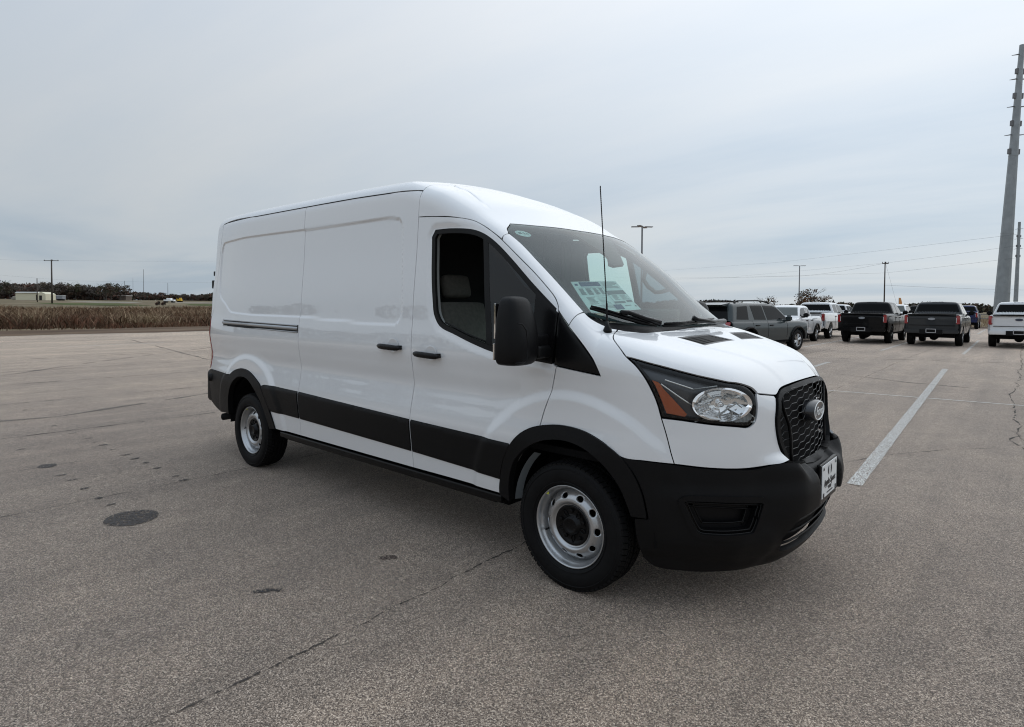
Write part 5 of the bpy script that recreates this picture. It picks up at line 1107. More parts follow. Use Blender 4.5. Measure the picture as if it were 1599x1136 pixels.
def crown_mesh(name, rx, ry, rz, zc, n_, leaf, mats, seed, gaps=.35, branchy=True):
    g_ = np.random.default_rng(seed); V = []; Fs = []; Mi = []
    ncl = 26; cen = g_.normal(0, 1, (ncl, 3)); cen /= np.linalg.norm(cen, axis=1)[:, None]; cen *= g_.uniform(.35, .92, (ncl, 1)); cr = g_.uniform(.18, .42, ncl); cm = g_.integers(0, len(mats), ncl)
    for i in range(n_):
        k = g_.integers(0, ncl); p = cen[k]+g_.normal(0, .45, 3)*cr[k]
        if np.linalg.norm(p) > 1.08 or p[2] < -.75: continue
        c = np.array([p[0]*rx, p[1]*ry, p[2]*rz+zc]); a = g_.normal(0, 1, 3); a /= np.linalg.norm(a); b_ = np.cross(a, g_.normal(0, 1, 3)); b_ /= np.linalg.norm(b_)+1e-9
        s = leaf*g_.uniform(.5, 1.4); b0 = len(V); V += [c-a*s, c+b_*s*.5, c+a*s, c-b_*s*.5]; Fs.append((b0, b0+1, b0+2, b0+3)); Mi.append(int(cm[k] if g_.random() < .75 else g_.integers(0, len(mats))))
    me = mesh_np(name, V, Fs, False)
    for m in mats: me.materials.append(m)
    me.polygons.foreach_set('material_index', Mi); return me
def trunk_mesh(name, h, r, seed, nb=9, spread=.5, zc=None, rx=2):
    g_ = random.Random(seed); bm = bmesh.new(); tube(bm, [(0, 0, -.3), (.05*h*.2, 0, h*.35), (0, .03*h, h*.7)], [r, r*.75, r*.4], 7)
    for k in range(nb):
        z0 = h*g_.uniform(.25, .62); a = g_.random()*6.28; L_ = rx*g_.uniform(.6, 1.05); z1 = z0+h*g_.uniform(.12, .38)
        m1 = (math.cos(a)*L_*.5, math.sin(a)*L_*.5, z0+(z1-z0)*.65); e_ = (math.cos(a+.2)*L_, math.sin(a+.2)*L_, z1); tube(bm, [(0, 0, z0), m1, e_], [r*.42, r*.22, r*.07], 5, cap=False)
        for q in range(4):
            a2 = a+g_.uniform(-.9, .9); t_ = g_.uniform(.4, 1); s = tuple(m1[i]*(1-t_)+e_[i]*t_ for i in range(3)); tube(bm, [s, (s[0]+math.cos(a2)*L_*.35, s[1]+math.sin(a2)*L_*.35, s[2]+h*g_.uniform(.02, .14))], [r*.12, r*.03], 4, cap=False)
    me = bpy.data.meshes.new(name); bm.to_mesh(me); bm.free(); return me
protos = []
for k in range(6):
    h_ = 10.5; protos.append((crown_mesh('crown', 5.2, 5.2, 4.2, 6.0, 1500, .42, [leaf_dk[i] for i in ((0, 1, 4), (1, 2, 0), (3, 0, 1), (0, 4, 0), (2, 1, 0), (3, 1, 0))[k]], 50+k), trunk_mesh('trunk', h_, .22, k, rx=4.6)))
for p_ in protos: p_[1].materials.append(bark)
def far_tree(x, y, s, k, label, group, sz=None, z=None):
    t = thing('bare_tree', label, 'tree', (x, y, gz(x, y) if z is None else z), random.random()*6.28, group); t.scale = (s, s, sz or s)
    link('crown', protos[k][0], None, t); link('trunk', protos[k][1], None, t)
rt_ = random.Random(11)
fwd2 = af[:2]/np.linalg.norm(af[:2]); rgt2 = np.array([fwd2[1], -fwd2[0]])
def at(px, d): return CAM[:2]+fwd2*d+rgt2*((px-799.5)/926.69*d)
for i in range(30):
    px = -40+i*13.5+rt_.uniform(-4, 4); near = px < 195; d = (345 if near else 455)+rt_.uniform(-10, 25); p = at(px, d); s = (1.08 if near else .66)*rt_.uniform(.85, 1.12)
    if 150 < px < 180: s *= 1.1
    far_tree(p[0], p[1], s, rt_.randrange(6), 'tall bare grey tree in the wood behind the yellow shed, left of the van' if near else 'lower bare brown tree in the distant wood just left of the van', 'trees of the wood behind the shed' if near else 'trees of the distant lower wood', s*.92)
# the mass of the wood behind them, low scrub on the right horizon and the far woods all round the site
def wood_mass(name, line, n_, h, leaf, mats, seed, dep=25., zf=gz):
    g_ = np.random.default_rng(seed); L_ = np.array(line, float); sl_ = np.linalg.norm(np.diff(L_, axis=0), axis=1); cs = np.r_[0, np.cumsum(sl_)]; t_ = g_.uniform(0, cs[-1], n_); i = np.clip(np.searchsorted(cs, t_)-1, 0, len(L_)-2); f_ = (t_-cs[i])/sl_[i]
    P = L_[i]*(1-f_)[:, None]+L_[i+1]*f_[:, None]; d_ = (L_[i+1]-L_[i])/sl_[i][:, None]; nn = np.c_[-d_[:, 1], d_[:, 0]]; P = P+nn*g_.uniform(-dep/2, dep/2, n_)[:, None]
    hh_ = h*(1+.35*np.sin(t_*.055+seed)+.2*np.sin(t_*.21+seed*2)+.1*np.sin(t_*.63)); Z_ = hh_*g_.random(n_)**.75; V = []; Fs = []; Mi = []
    zz = np.array([zf(a, b) for a, b in P]); A_ = g_.normal(0, 1, (n_, 3)); A_ /= np.linalg.norm(A_, axis=1)[:, None]; B_ = np.cross(A_, g_.normal(0, 1, (n_, 3))); B_ /= np.linalg.norm(B_, axis=1)[:, None]; s = leaf*g_.uniform(.5, 1.5, n_)[:, None]; c = np.c_[P, zz+Z_]
    V = np.stack([c-A_*s, c+B_*s*.6, c+A_*s, c-B_*s*.6], 1).reshape(-1, 3); b0 = np.arange(n_)*4; me = mesh_np(name, V, np.c_[b0, b0+1, b0+2, b0+3], False)
    for m in mats: me.materials.append(m)
    me.polygons.foreach_set('material_index', g_.integers(0, len(mats), n_).tolist()); return tag(link(name, me), kind='stuff')
hl_ = lambda a, b, d0, d1, n_=9: [tuple(at(a+(b-a)*k/(n_-1), d0+(d1-d0)*k/(n_-1))) for k in range(n_)]
wood_mass('far_wood', hl_(-260, 190, 372, 380), 15000, 6.2, .95, [leaf_dk[0], leaf_dk[1], leaf_dk[2], leaf_dk[0]], 1)
wood_mass('far_wood', hl_(180, 620, 480, 490), 14000, 4.6, 1.1, [leaf_dk[0], leaf_dk[1], leaf_dk[3], leaf_dk[2]], 2)
wood_mass('far_wood', hl_(900, 1330, 330, 400), 12000, 3.6, .9, [leaf_dk[0], leaf_dk[1], leaf_dk[3]], 3)
wood_mass('far_wood', hl_(1320, 1900, 400, 430), 12000, 4.1, 1.0, [leaf_dk[3], leaf_dk[1], leaf_dk[3], leaf_dk[0]], 4)
ring = [(150*math.cos(R(a))+(10 if a else 0), 170*math.sin(R(a))-5) for a in range(-165, 31, 12)]
wood_mass('far_wood', ring, 60000, 8.0, .42, [leaf_dk[3], leaf_dk[1], leaf_dk[0]], 5, 12)
rust = [mat('oak_leaf_%s' % a, c, .8, spec=.2) for a, c in (('rust', (.18, .085, .035)), ('brown', (.12, .07, .04)), ('dark', (.045, .035, .025)), ('olive', (.07, .06, .03)))]
for (x, y, rx, h_, n_, lab, sd_) in ((-29.0, 115.6, 2.8, 5.5, 1500, 'oak with rusty brown leaves behind the lamp post and the white compact pickup', 5), (-27.0, 117.4, 2.0, 4.4, 480, 'small thin leafless tree standing right of the rusty oak', 8), (-34.5, 108, 2.2, 4.0, 300, 'bare scrubby tree behind the roof of the grey SUV', 12)):
    t = thing('oak_tree', lab, 'tree', (x, y, 0), 0); cm_ = crown_mesh('crown', rx, rx, h_*.34, h_*.60, n_, .16, rust, sd_); link('crown', cm_, None, t); tm_ = trunk_mesh('trunk', h_, .15, sd_, 14, rx=rx); tm_.materials.append(bark); link('trunk', tm_, None, t)
for i, (px, d, s) in enumerate(((166, 205, 1.0), (173, 207, 1.15))):
    pass
shr = crown_mesh('foliage', 1.6, 1.6, 1.5, 1.5, 700, .2, [leaf_dk[2], leaf_dk[0]], 31); stm = trunk_mesh('stem', 2.2, .08, 4, 6, rx=1.2); stm.materials.append(bark)
for px, lab in ((246.5, 'left one of two round dark red bushes in the far field'), (255.5, 'right one of two round dark red bushes in the far field')):
    p = at(px, 160); t = thing('round_bush', lab, 'bush', (p[0], p[1], gz(*p)-.1), 0, 'pair of round bushes in the field'); t.scale = (.48, .48, .5); link('foliage', shr, None, t); link('stem', stm, None, t)

# ------------------------------------------------------------------ buildings, poles, masts
steel_w = mat('cream_metal_siding', (.68, .64, .48), .6); roofw = mat('white_metal_roof', (.88, .89, .88), .5); darkd = mat('dark_opening', (.03, .028, .025), .9)
p = at(51, 296); sh_ = thing('metal_shed', 'cream yellow metal shed with white roof and open dark doorway in the far field', 'shed', (p[0], p[1], gz(*p)-.2), YAW-R(90)+R(8))
bm = bmesh.new(); box(bm, (-2.2, 3, 1.75), (9.6, 8, 3.5)); bm_obj('wall', bm, steel_w, sh_)
bm = bmesh.new(); prism(bm, [(2.7, 0), (6.6, 0), (6.6, 3.3), (4.7, 4.3), (2.7, 3.7)], -1.2, 7); bm_obj('gable_wall', bm, steel_w, sh_)
bm = bmesh.new(); prism(bm, [(-7.2, 3.55), (3.0, 3.72), (3.0, 4.3), (-6.4, 4.25)], -1.4, 7.2); bm_obj('roof', bm, roofw, sh_)
bm = bmesh.new(); box(bm, (4.4, -1.25, 1.3), (1.2, .1, 2.4)); bm_obj('door', bm, darkd, sh_); bm = bmesh.new(); box(bm, (2.45, -1.0, 1.5), (.5, .1, 2.9)); bm_obj('doorway', bm, darkd, sh_); bm = bmesh.new(); box(bm, (-8.0, 1, 1.0), (2.2, 3, 2.0)); bm_obj('water_tank', bm, mat('tan_tank', (.30, .27, .22), .7), sh_, bevel=.5)
p = at(95.5, 290); t = thing('white_trailer', 'small white trailer right of the power pole in the far field', 'trailer', (p[0], p[1], gz(*p)), YAW-R(90)); bm = bmesh.new(); box(bm, (0, 0, 1.5), (3.0, 2.2, 1.5)); bm_obj('body', bm, mat('trailer_grey', (.25, .26, .28), .6), t); bm = bmesh.new(); box(bm, (0, 0, 2.35), (3.3, 2.4, .22)); bm_obj('roof', bm, roofw, t); bm = bmesh.new(); tube(bm, [(-.8, -1, .4), (-.8, 1, .4)], .4, 12); tube(bm, [(.8, -1, .4), (.8, 1, .4)], .4, 12); bm_obj('wheel_pair', bm, rubber, t)
p = at(188, 380); t = thing('long_building', 'long low pale building in front of the wood', 'building', (p[0], p[1], gz(*p)), YAW-R(90)); bm = bmesh.new(); box(bm, (0, 0, 1.4), (11, 6, 2.6)); bm_obj('wall', bm, mat('brown_siding', (.14, .11, .09), .8), t); bm = bmesh.new(); box(bm, (0, 0, 2.95), (11.6, 6.6, .55)); bm_obj('roof', bm, mat('pale_roof', (.40, .37, .35), .7), t)
p = at(281, 250); t = thing('yellow_loader', 'small yellow digging machine at work in the far field', 'digger', (p[0], p[1], gz(*p)+.3), YAW-R(90)); yl = mat('machine_yellow', (.65, .40, .03), .5)
bm = bmesh.new(); box(bm, (0, 0, .9), (1.6, 1.2, .7)); box(bm, (.2, 0, 1.5), (.8, 1.0, .7)); bm_obj('cab', bm, yl, t, bevel=.08); bm = bmesh.new(); tube(bm, [(-.6, 0, 1), (-1.3, 0, 1.5), (-1.8, 0, .7)], .12, 6); bm_obj('arm', bm, yl, t); bm = bmesh.new(); box(bm, (0, -.5, .3), (1.8, .3, .5)); box(bm, (0, .5, .3), (1.8, .3, .5)); bm_obj('tracks', bm, dark, t, bevel=.1)
for px, d, w_, lab in ((265, 262, 3.6, 'white pickup parked beside the yellow digging machine'),):
    p = at(px, d); t = thing('far_white_truck', lab, 'pickup', (p[0], p[1], gz(*p)), YAW-R(90)); bm = bmesh.new(); box(bm, (0, 0, .95), (4.6, 1.8, .7)); bm_obj('body', bm, roofw, t, bevel=.15); bm = bmesh.new(); box(bm, (-.1, 0, 1.6), (2.0, 1.6, .7)); bm_obj('cab', bm, roofw, t, bevel=.2); bm = bmesh.new(); tube(bm, [(-1.5, -.95, .4), (-1.5, .95, .4)], .4, 12); tube(bm, [(1.5, -.95, .4), (1.5, .95, .4)], .4, 12); bm_obj('wheel_pair', bm, rubber, t)
wood_p = mat('pole_wood', (.075, .062, .052), .9, var=.2, vscale=2); galv = mat('galvanised_steel', (.30, .32, .33), .5, metal=.35, var=.14, vscale=1.2); lampg = mat('lamp_grey', (.16, .16, .165), .5)
wire_m = mat('wire', (.05, .05, .055), .6)
def pole(px, d, h, r, lab, arm=2.4, z0=None, am=0.):
    p = at(px, d); z0 = gz(*p) if z0 is None else z0; t = thing('power_pole', lab, 'power pole', (p[0], p[1], z0), YAW-R(90)+am)
    bm = bmesh.new(); tube(bm, [(0, 0, 0), (0, 0, h)], [r, r*.7], 10); bm_obj('post', bm, wood_p, t, True)
    if arm:
        bm = bmesh.new(); box(bm, (0, -.1, h-.35), (arm, .14, .16)); bm_obj('crossarm', bm, wood_p, t)
        for q in (-.46, .46, .1): 
            bm = bmesh.new(); tube(bm, [(arm*q, -.1, h-.27), (arm*q, -.1, h-.02)], [.07, .05], 8); bm_obj('insulator', bm, lampg, t, True)
    return np.array([p[0], p[1], z0+h-.1])
w1 = pole(81.5, 170, 12.6, .24, 'tall wooden power pole with crossarm right of the cream shed', 4.2)
w2 = pole(58.5, 205, 8.2, .17, 'thin wooden pole in front of the cream shed', 0)
w3 = pole(1380, 117, 10.9, .14, 'wooden power pole behind the black pickup', 1.2)
wl = pole(-190, 185, 13, .24, 'wooden power pole out of view on the far left', 4.2) if False else None
def wire(pts, sag=0., r=.022, name='overhead_wire', lab='thin overhead wire sagging between the poles', group=None):
    P = []
    for a, b in zip(pts, pts[1:]):
        for k in range(13):
            t_ = k/13; q = np.array(a)*(1-t_)+np.array(b)*t_; q[2] -= sag*4*t_*(1-t_); P.append(q)
    P.append(np.array(pts[-1])); bm = bmesh.new(); tube(bm, P, r, 4, cap=False); o = bm_obj(name, bm, wire_m); tag(o, lab, 'power line', group); return o
far3 = lambda px, py, d: CAM+(af+ar*((px-799.5)/926.69)-au*((py-505.64)/926.69))*d
wire([far3(-60, 402, 168), w1+[0, 0, -.15], far3(470, 406.5, 200)], .3, .011, lab='upper overhead wire crossing the crossarm of the tall wooden pole, left of the van')
wire([far3(-60, 424, 200), far3(120, 439, 205), far3(470, 442, 215)], .2, .010, lab='lower overhead wire just above the trees, left of the van')
big = far3(1572, 475, 78)
for a, b, c, lb in ((far3(1590, 366, 76), far3(1215, 410, 150), far3(960, 428, 300), 'highest thin power line from the steel mast towards the left'), (far3(1588, 384, 76), far3(1383, 411, 110), far3(1150, 432, 200), 'middle power line passing the top of the wooden pole'), (far3(1588, 403, 76), far3(1383, 426.5, 110), far3(960, 439, 300), 'third power line from the steel mast, below the middle one')):
    wire([a, b, c], .05, .010, lab=lb)
wire([far3(1381, 411.5, 117), far3(1250, 431.5, 150), far3(960, 434, 260)], .3, .014, lab='power line running left from the wooden pole behind the black pickup')
wire([far3(1381, 445.6, 117), far3(1640, 454, 120)], .15, .014, lab='lowest power line running right from the wooden pole to the mast')
wire([far3(1383, 412, 117), far3(1402, 482, 112)], 0, .012, name='guy_wire', lab='slanting guy wire at the wooden pole behind the black pickup')
def mast(px0, px1, py1, d, r0, r1, lab, arms):
    base = far3(px0, 486, d); base[2] = 0; top = far3(px1, py1, d); h = top[2]; base0 = far3(px0, 486, d); base0 = CAM+(base0-CAM)*1.0; base0 = base0-af*((base0-top)@np.r_[fwd2, 0])
    t = thing('steel_mast', lab, 'power mast', (base[0], base[1], 0), YAW-R(90)); bm = bmesh.new(); n_ = 8; zs = np.linspace(0, h, n_); sec = [(0, 0, z) for z in zs]
    tube(bm, sec, [r0+(r1-r0)*z/h for z in zs], 12); bm_obj('shaft', bm, galv, t); bl_v = far3(px0, 486, d)-base; ln_ = Vector((top[0]-base0[0], top[1]-base0[1], 0)); t.location = (base0[0], base0[1], 0); ax_ = Vector((0, 0, 1)).rotation_difference(Vector((ln_[0], ln_[1], h))); t.rotation_mode = 'QUATERNION'; t.rotation_quaternion = ax_ @ Matrix.Rotation(YAW-R(90), 3, 'Z').to_quaternion()
    bm = bmesh.new()
    for z in (3.8, h*.32, h*.60): tube(bm, [(0, 0, z), (0, 0, z+.10)], [(r0+(r1-r0)*z/h)*1.03]*2, 12)
    bm_obj('flange_ring', bm, galv, t)
    for z in arms:
        rr_ = r0+(r1-r0)*z/h; bm = bmesh.new(); box(bm, (-rr_-.1, 0, z), (.25, .3, .7)); box(bm, (rr_+.1, 0, z), (.25, .3, .7)); bm_obj('bracket', bm, lampg, t)
        bm = bmesh.new(); tube(bm, [(-rr_, 0, z+2.2), (-rr_-.9, 0, z+2.0)], [.09, .03], 6); tube(bm, [(rr_, 0, z+2.2), (rr_+.9, 0, z+2.35)], [.09, .03], 6); bm_obj('spike', bm, lampg, t)
    return t
mast(1572, 1596, 70, 78, .88, .28, 'huge grey steel power mast rising behind the white pickup at right', (22.5, 26.2, 29.8, 33.0))
mast(1588.5, 1592, 347, 180, .62, .35, 'second smaller steel mast right behind the huge one', (18, 21, 24))
def lamp(px, d, h, lab, heads):
    p = at(px, d); t = thing('lot_lamp', lab, 'lamp post', (p[0], p[1], 0), YAW-R(90)); bm = bmesh.new(); tube(bm, [(0, 0, .6), (0, 0, h)], [.10, .075], 12); bm_obj('post', bm, lampg, t, True)
    bm = bmesh.new(); tube(bm, [(0, 0, 0), (0, 0, .65)], .28, 16); bm_obj('base', bm, mat('lamp_base_concrete', (.35, .34, .32), .8), t, True)
    for a in heads:
        bm = bmesh.new(); rt_m = Matrix.Rotation(R(a), 3, 'Z'); c = rt_m @ Vector((.62, 0, h-.03)); box(bm, c, (.75, .36, .07), rt_m); box(bm, rt_m @ Vector((.16, 0, h-.04)), (.3, .06, .06), rt_m); bm_obj('lamp_head', bm, lampg, t, bevel=.02)
    return t
lamp(1001, 55, 9.05, 'tall lot lamp with four flat heads behind the windscreen of the van', (8, 172, 60, 240)); lamp(1247, 100, 8.8, 'distant lot lamp with one arm in front of the rusty oak', (180, 0))
for px, py, d, r_, lab in ((224, 421, 600, .30, 'thin radio mast above the wood left of the van'), (207.5, 434, 620, .18, 'fainter thin mast left of the radio mast'), (194.5, 439, 430, .25, 'short dark pole above the wood'), (262, 442, 480, .25, 'short pole above the low wood near the van')):
    q = far3(px, py, d); z0 = gz(q[0], q[1]) if q[0] < -60 else 0; z0 = min(z0, 6); t = thing('radio_mast', lab, 'mast', (q[0], q[1], z0), 0); bm = bmesh.new(); tube(bm, [(0, 0, 0), (0, 0, q[2]-z0)], [r_, r_*.5], 6); bm_obj('shaft', bm, lampg, t)
q = far3(1403, 487, 90); t = thing('orange_flag', 'upright orange feather flag behind the white pickup', 'flag', (q[0], q[1], 0), YAW-R(90)); bm = bmesh.new(); tube(bm, [(0, 0, 0), (0, 0, 3.3)], .02, 6); bm_obj('flagpole', bm, lampg, t)
bm = bmesh.new(); prism(bm, [(0, 1.4), (.45, 1.6), (.5, 2.6), (.3, 3.3), (0, 3.3)], -.01, .01); bm_obj('flag_cloth', bm, mat('flag_orange', (.70, .32, .12), .8), t)
# pipe fence behind the far trucks on the right
f0, f1 = np.array([-12., 82.]), np.array([16., 84.]); t = thing('pipe_fence', 'low pale pipe fence across the field behind the blue pickup', 'fence', (f0[0], f0[1], 0), math.atan2(f1[1]-f0[1], f1[0]-f0[0])); Lf = np.linalg.norm(f1-f0)
for z in (.55, 1.05):
    bm = bmesh.new(); tube(bm, [(0, 0, z), (Lf, 0, z)], .045, 6); bm_obj('rail', bm, lampg, t)
for k in range(11):
    bm = bmesh.new(); tube(bm, [(Lf*k/10, 0, 0), (Lf*k/10, 0, 1.15)], .05, 6); bm_obj('post', bm, lampg, t)

# ------------------------------------------------------------------ parked vehicles
dglass = mat('tinted_glass', (.006, .007, .008), .05, spec=.12); dglass2 = mat('clearer_glass', (.03, .045, .045), .05, spec=.35)
def car_paint(n_, c, r=.35, metal=0., coat=1.): return mat(n_, c, r, metal=metal, coat=coat, coat_r=.05, spec=.15)
p_white = car_paint('pickup_white', (.74, .75, .76)); p_black = car_paint('pickup_black', (.0015, .0015, .002), coat=.28); p_grey = car_paint('pickup_dark_grey', (.032, .035, .038), metal=.1, coat=.55); p_sgrey = car_paint('suv_blue_grey', (.042, .054, .057), metal=.1, coat=.6); p_blue = car_paint('pickup_blue', (.012, .022, .085), metal=.2); p_silver = car_paint('pickup_silver', (.50, .51, .52), metal=.4)
def car_proto(kind, D):
    """local frame: rear axle at x = 0, front towards +x, ground z = 0; returns the list of (name, mesh, material key, parent index)"""
    wb, tail, nose, hw, zr, zb, zh, xr0, xr1, xw0, xw1, tr = (D[k] for k in ('wb', 'tail', 'nose', 'hw', 'roof', 'belt', 'hood', 'xr0', 'xr1', 'xw0', 'xw1', 'tr'))
    bed = D.get('bed', zb); lo = D.get('low', .42)
    def F(X, Y, Z):
        y = np.abs(Y); w_ = hw*pchip(Z, [0, lo, .62, .85, zb-.05, zb+.1], [.90, .955, .985, 1., .965, .93])
        w_ = w_-.10*np.maximum(X-(wb+.3), 0)**2-.05*np.maximum(-X-.6, 0)**2
        top = np.where(X > xw1-.05, zh-.10*np.maximum(X-wb, 0)**2+.0*X, np.where(X < xr0, bed, zb+.02))
        top = zb+.01+(zh-.09*np.maximum(X-wb, 0)**2-zb)*sstep(xw1-.25, xw1+.1, X)
        top = np.where(X < xr0, bed, top)
        low = smax(smax(y-w_, Z-top, .10), smax(X-nose+.16*y*y+.18*np.maximum(Z-.9, 0), -tail-X+.03*y*y, .02), .16)
        wg = hw*(.925-.27*(Z-zb)/(zr-zb)*(.8)); rear = (xr0+D['rs']*(Z-zb)/(zr-zb))-X; ws = X-(xw1+(xw0-xw1)*(Z-zb)/(zr-zb))+.10*y*y
        roof = Z-(zr-.06*(y/hw)**2-.05*((X-(xr0+xw0)/2)/(xw0-xr0))**2)
        gr = smax(smax(y-wg, roof, .14), smax(rear+.03*y*y, ws, .02), .12)
        return np.minimum(low, np.maximum(gr, zb-.06-Z))
    parts = []; cy = Cyl(.80, .9, 2.2); sd = Side(-1.6, 0); T_ = Top(2.6, .2)
    def add(name, me, mk, par=None): parts.append((name, me, mk, par)); return len(parts)-1
    def from_panel(name, ch, loops, mk, h=.06, off=0., flange=.03, par=None, mirror=False, smooth=False, gap=0., cornr=38):
        r = panel(name, F, ch, loops, h, gap=gap, flange=flange, off=off, smooth=smooth, mirror=mirror, corner=cornr); r = r if mirror else (r,); ids = []
        for o in r: me = o.data; bpy.data.objects.remove(o); ids.append(add(name, me, mk, par))
        return ids
    # the body wrap with wheel arches
    ra = tr+.085; zc_ = tr; arc = lambda cx: [(cx+ra*math.cos(a), max(lo, zc_+ra*math.sin(a))) for a in np.linspace(math.pi-math.asin(min(1, (lo-zc_)/ra)) if lo > zc_ else math.pi, math.asin(min(1, (lo-zc_)/ra)) if lo > zc_ else 0, 15)]
    bot = [(-tail+.13, lo+.08)]+arc(0)+arc(wb)+[(nose-.30, lo-.02)]
    sp_ = []
    for x, z in bot:
        q = cast(F, sd, np.array([[x, z]]))[0]; sp_.append(q if not np.isnan(q[0]) else np.array([x, -hw*.93, z]))
    Rt = cy.to2(np.array(sp_)); Rt = [tuple(q) for q in Rt]; Lt = [(x, -a) for x, a in Rt[::-1]]
    shell = from_panel('body', cy, [Rt+Lt], 'paint', .055, flange=.06)[0]
    er = End(-tail-1., 1, 4.6); ef = End(nose+1., -1, 4.6)
    zt = bed if 'bed' in D else zb
    # tail and nose
    from_panel('tailgate', er, [[(-hw*.90, lo+.16), (-hw*.92, .8), (-hw*.90, zt-.06), (-hw*.84, zt-.015), (hw*.84, zt-.015), (hw*.90, zt-.06), (hw*.92, .8), (hw*.90, lo+.16)]], 'paint', .08, flange=.02, off=.002, par=shell)
    from_panel('front_fascia', ef, [[(-hw*.9, lo+.02), (-hw*.92, .8), (-hw*.86, zh-.22), (hw*.86, zh-.22), (hw*.92, .8), (hw*.9, lo+.02)]], 'paint', .08, flange=.02, off=.002, par=shell)
    from_panel('front_grille', ef, [[(-hw*.52, .72), (-hw*.60, .9), (-hw*.55, zh-.22), (hw*.55, zh-.22), (hw*.60, .9), (hw*.52, .72)]], 'black', .08, off=.012, flange=.03, par=shell)
    from_panel('front_bumper', ef, [[(-hw*.88, lo), (-hw*.92, .62), (-hw*.5, .68), (hw*.5, .68), (hw*.92, .62), (hw*.88, lo)]], D.get('fb', 'black'), .08, off=.05, flange=.06, par=shell)
    for s in (-1, 1): from_panel('headlight', ef, [[(s*hw*.62, zh-.42), (s*hw*.62, zh-.24), (s*hw*.86, zh-.25), (s*hw*.93, zh-.42)]], 'lens', .06, off=.014, flange=.03, par=shell)
    # rear: bumper, lamps, plate
    if D.get('suv'):
        from_panel('rear_bumper', er, [[(-hw*.93, .42), (-hw*.94, .72), (hw*.94, .72), (hw*.93, .42)]], 'black', .08, off=.05, flange=.06, par=shell)
        for s in (-1, 1): from_panel('tail_lamp', er, [[(s*hw*.50, zb-.16), (s*hw*.50, zb-.03), (s*hw*.90, zb-.03), (s*hw*.92, zb-.18)]], 'red', .06, off=.012, flange=.03, par=shell)
        from_panel('rear_window', er, [[(-hw*.76, zb+.05), (-hw*.60, zr-.16), (hw*.60, zr-.16), (hw*.76, zb+.05)]], 'glass', .08, off=.006, flange=0, par=shell)
        q = [(xr0-.12, zr-.09), (xr0+.35, zr-.02), (xr0+.40, zr-.10), (xr0+.02, zr-.13)]
        bm = bmesh.new(); prism(bm, q, -hw*.60, hw*.60); me = bpy.data.meshes.new('spoiler'); bmesh.ops.recalc_face_normals(bm, faces=bm.faces); bm.to_mesh(me); bm.free(); add('spoiler', me, 'paint', shell)
    else:
        for s in (-1, 1):
            bm = bmesh.new(); box(bm, (-tail+.075, s*(hw*.90), zt-.23), (.19, hw*.13, .36)); bmesh.ops.bevel(bm, geom=bm.edges[:], offset=.02, segments=2, affect='EDGES'); me = bpy.data.meshes.new('tail_lamp'); bm.to_mesh(me); bm.free(); add('tail_lamp', me, 'red', shell)
            bm = bmesh.new(); box(bm, (-tail-.012, s*(hw*.845), zt-.25), (.03, hw*.02, .20)); me = bpy.data.meshes.new('lamp_white'); bm.to_mesh(me); bm.free(); add('lamp_strip', me, 'lens', shell)
        bm = bmesh.new(); box(bm, (-tail-.03, 0, .635), (.24, hw*1.88, .17)); bmesh.ops.bevel(bm, geom=bm.edges[:], offset=.03, segments=2, affect='EDGES'); me = bpy.data.meshes.new('rear_bumper'); bm.to_mesh(me); bm.free(); add('rear_bumper', me, D.get('rb', 'paint'), shell)
        bm = bmesh.new(); box(bm, (-tail-.05, 0, .62), (.24, hw*.8, .19)); me = bpy.data.meshes.new('bumper_step'); bm.to_mesh(me); bm.free(); add('bumper_step', me, 'black', shell)
        bm = bmesh.new(); box(bm, (-tail-.01, 0, zt-.02), (.12, hw*1.66, .05)); box(bm, (-tail-.004, 0, zt-.47), (.03, hw*1.62, .02)); me = bpy.data.meshes.new('gate_spoiler'); bm.to_mesh(me); bm.free(); add('tailgate_edge', me, 'black', shell)
        bm = bmesh.new(); n_ = 24; v = [bm.verts.new((-tail-.022, .125*math.cos(2*math.pi*k/n_), zt-.20+.05*math.sin(2*math.pi*k/n_))) for k in range(n_)]; v2 = [bm.verts.new((-tail+.02, .13*math.cos(2*math.pi*k/n_), zt-.20+.053*math.sin(2*math.pi*k/n_))) for k in range(n_)]; bm.faces.new(v)
        for k in range(n_): bm.faces.new((v[k], v[(k+1) % n_], v2[(k+1) % n_], v2[k]))
        me = bpy.data.meshes.new('badge'); bm.to_mesh(me); bm.free(); add('badge', me, 'badge', shell)
        from_panel('rear_window', er, [[(-hw*.79, zb+.16), (-hw*.68, zr-.13), (hw*.68, zr-.13), (hw*.79, zb+.16)]], 'glass', .08, off=.006, flange=0, par=shell)
        bm = bmesh.new(); box(bm, (xr0+D['rs']+.06, 0, zr-.045), (.05, .42, .04)); me = bpy.data.meshes.new('high_brake_lamp'); bm.to_mesh(me); bm.free(); add('high_brake_lamp', me, 'glass', shell)
        from_panel('bed_floor', T_, [[(-tail+.10, -hw*.80), (xr0-.10, -hw*.80), (xr0-.10, hw*.80), (-tail+.10, hw*.80)]], 'black', .2, off=.006, flange=0, par=shell)
    bm = bmesh.new(); xq = -tail-.175
    for c, s in (((xq, 0, .735), (.02, .34, .02)), ((xq, 0, .585), (.02, .34, .02)), ((xq, -.165, .66), (.02, .02, .16)), ((xq, .165, .66), (.02, .02, .16))): box(bm, c, s)
    me = bpy.data.meshes.new('plate_frame'); bm.to_mesh(me); bm.free(); add('plate_frame', me, 'plate', shell)
    # windscreen and side windows
    from_panel('windscreen', ef, [[(-hw*.83, zb+.08), (-hw*.66, zr-.11), (hw*.66, zr-.11), (hw*.83, zb+.08)]], 'glass2', .08, off=.004, flange=0, par=shell)
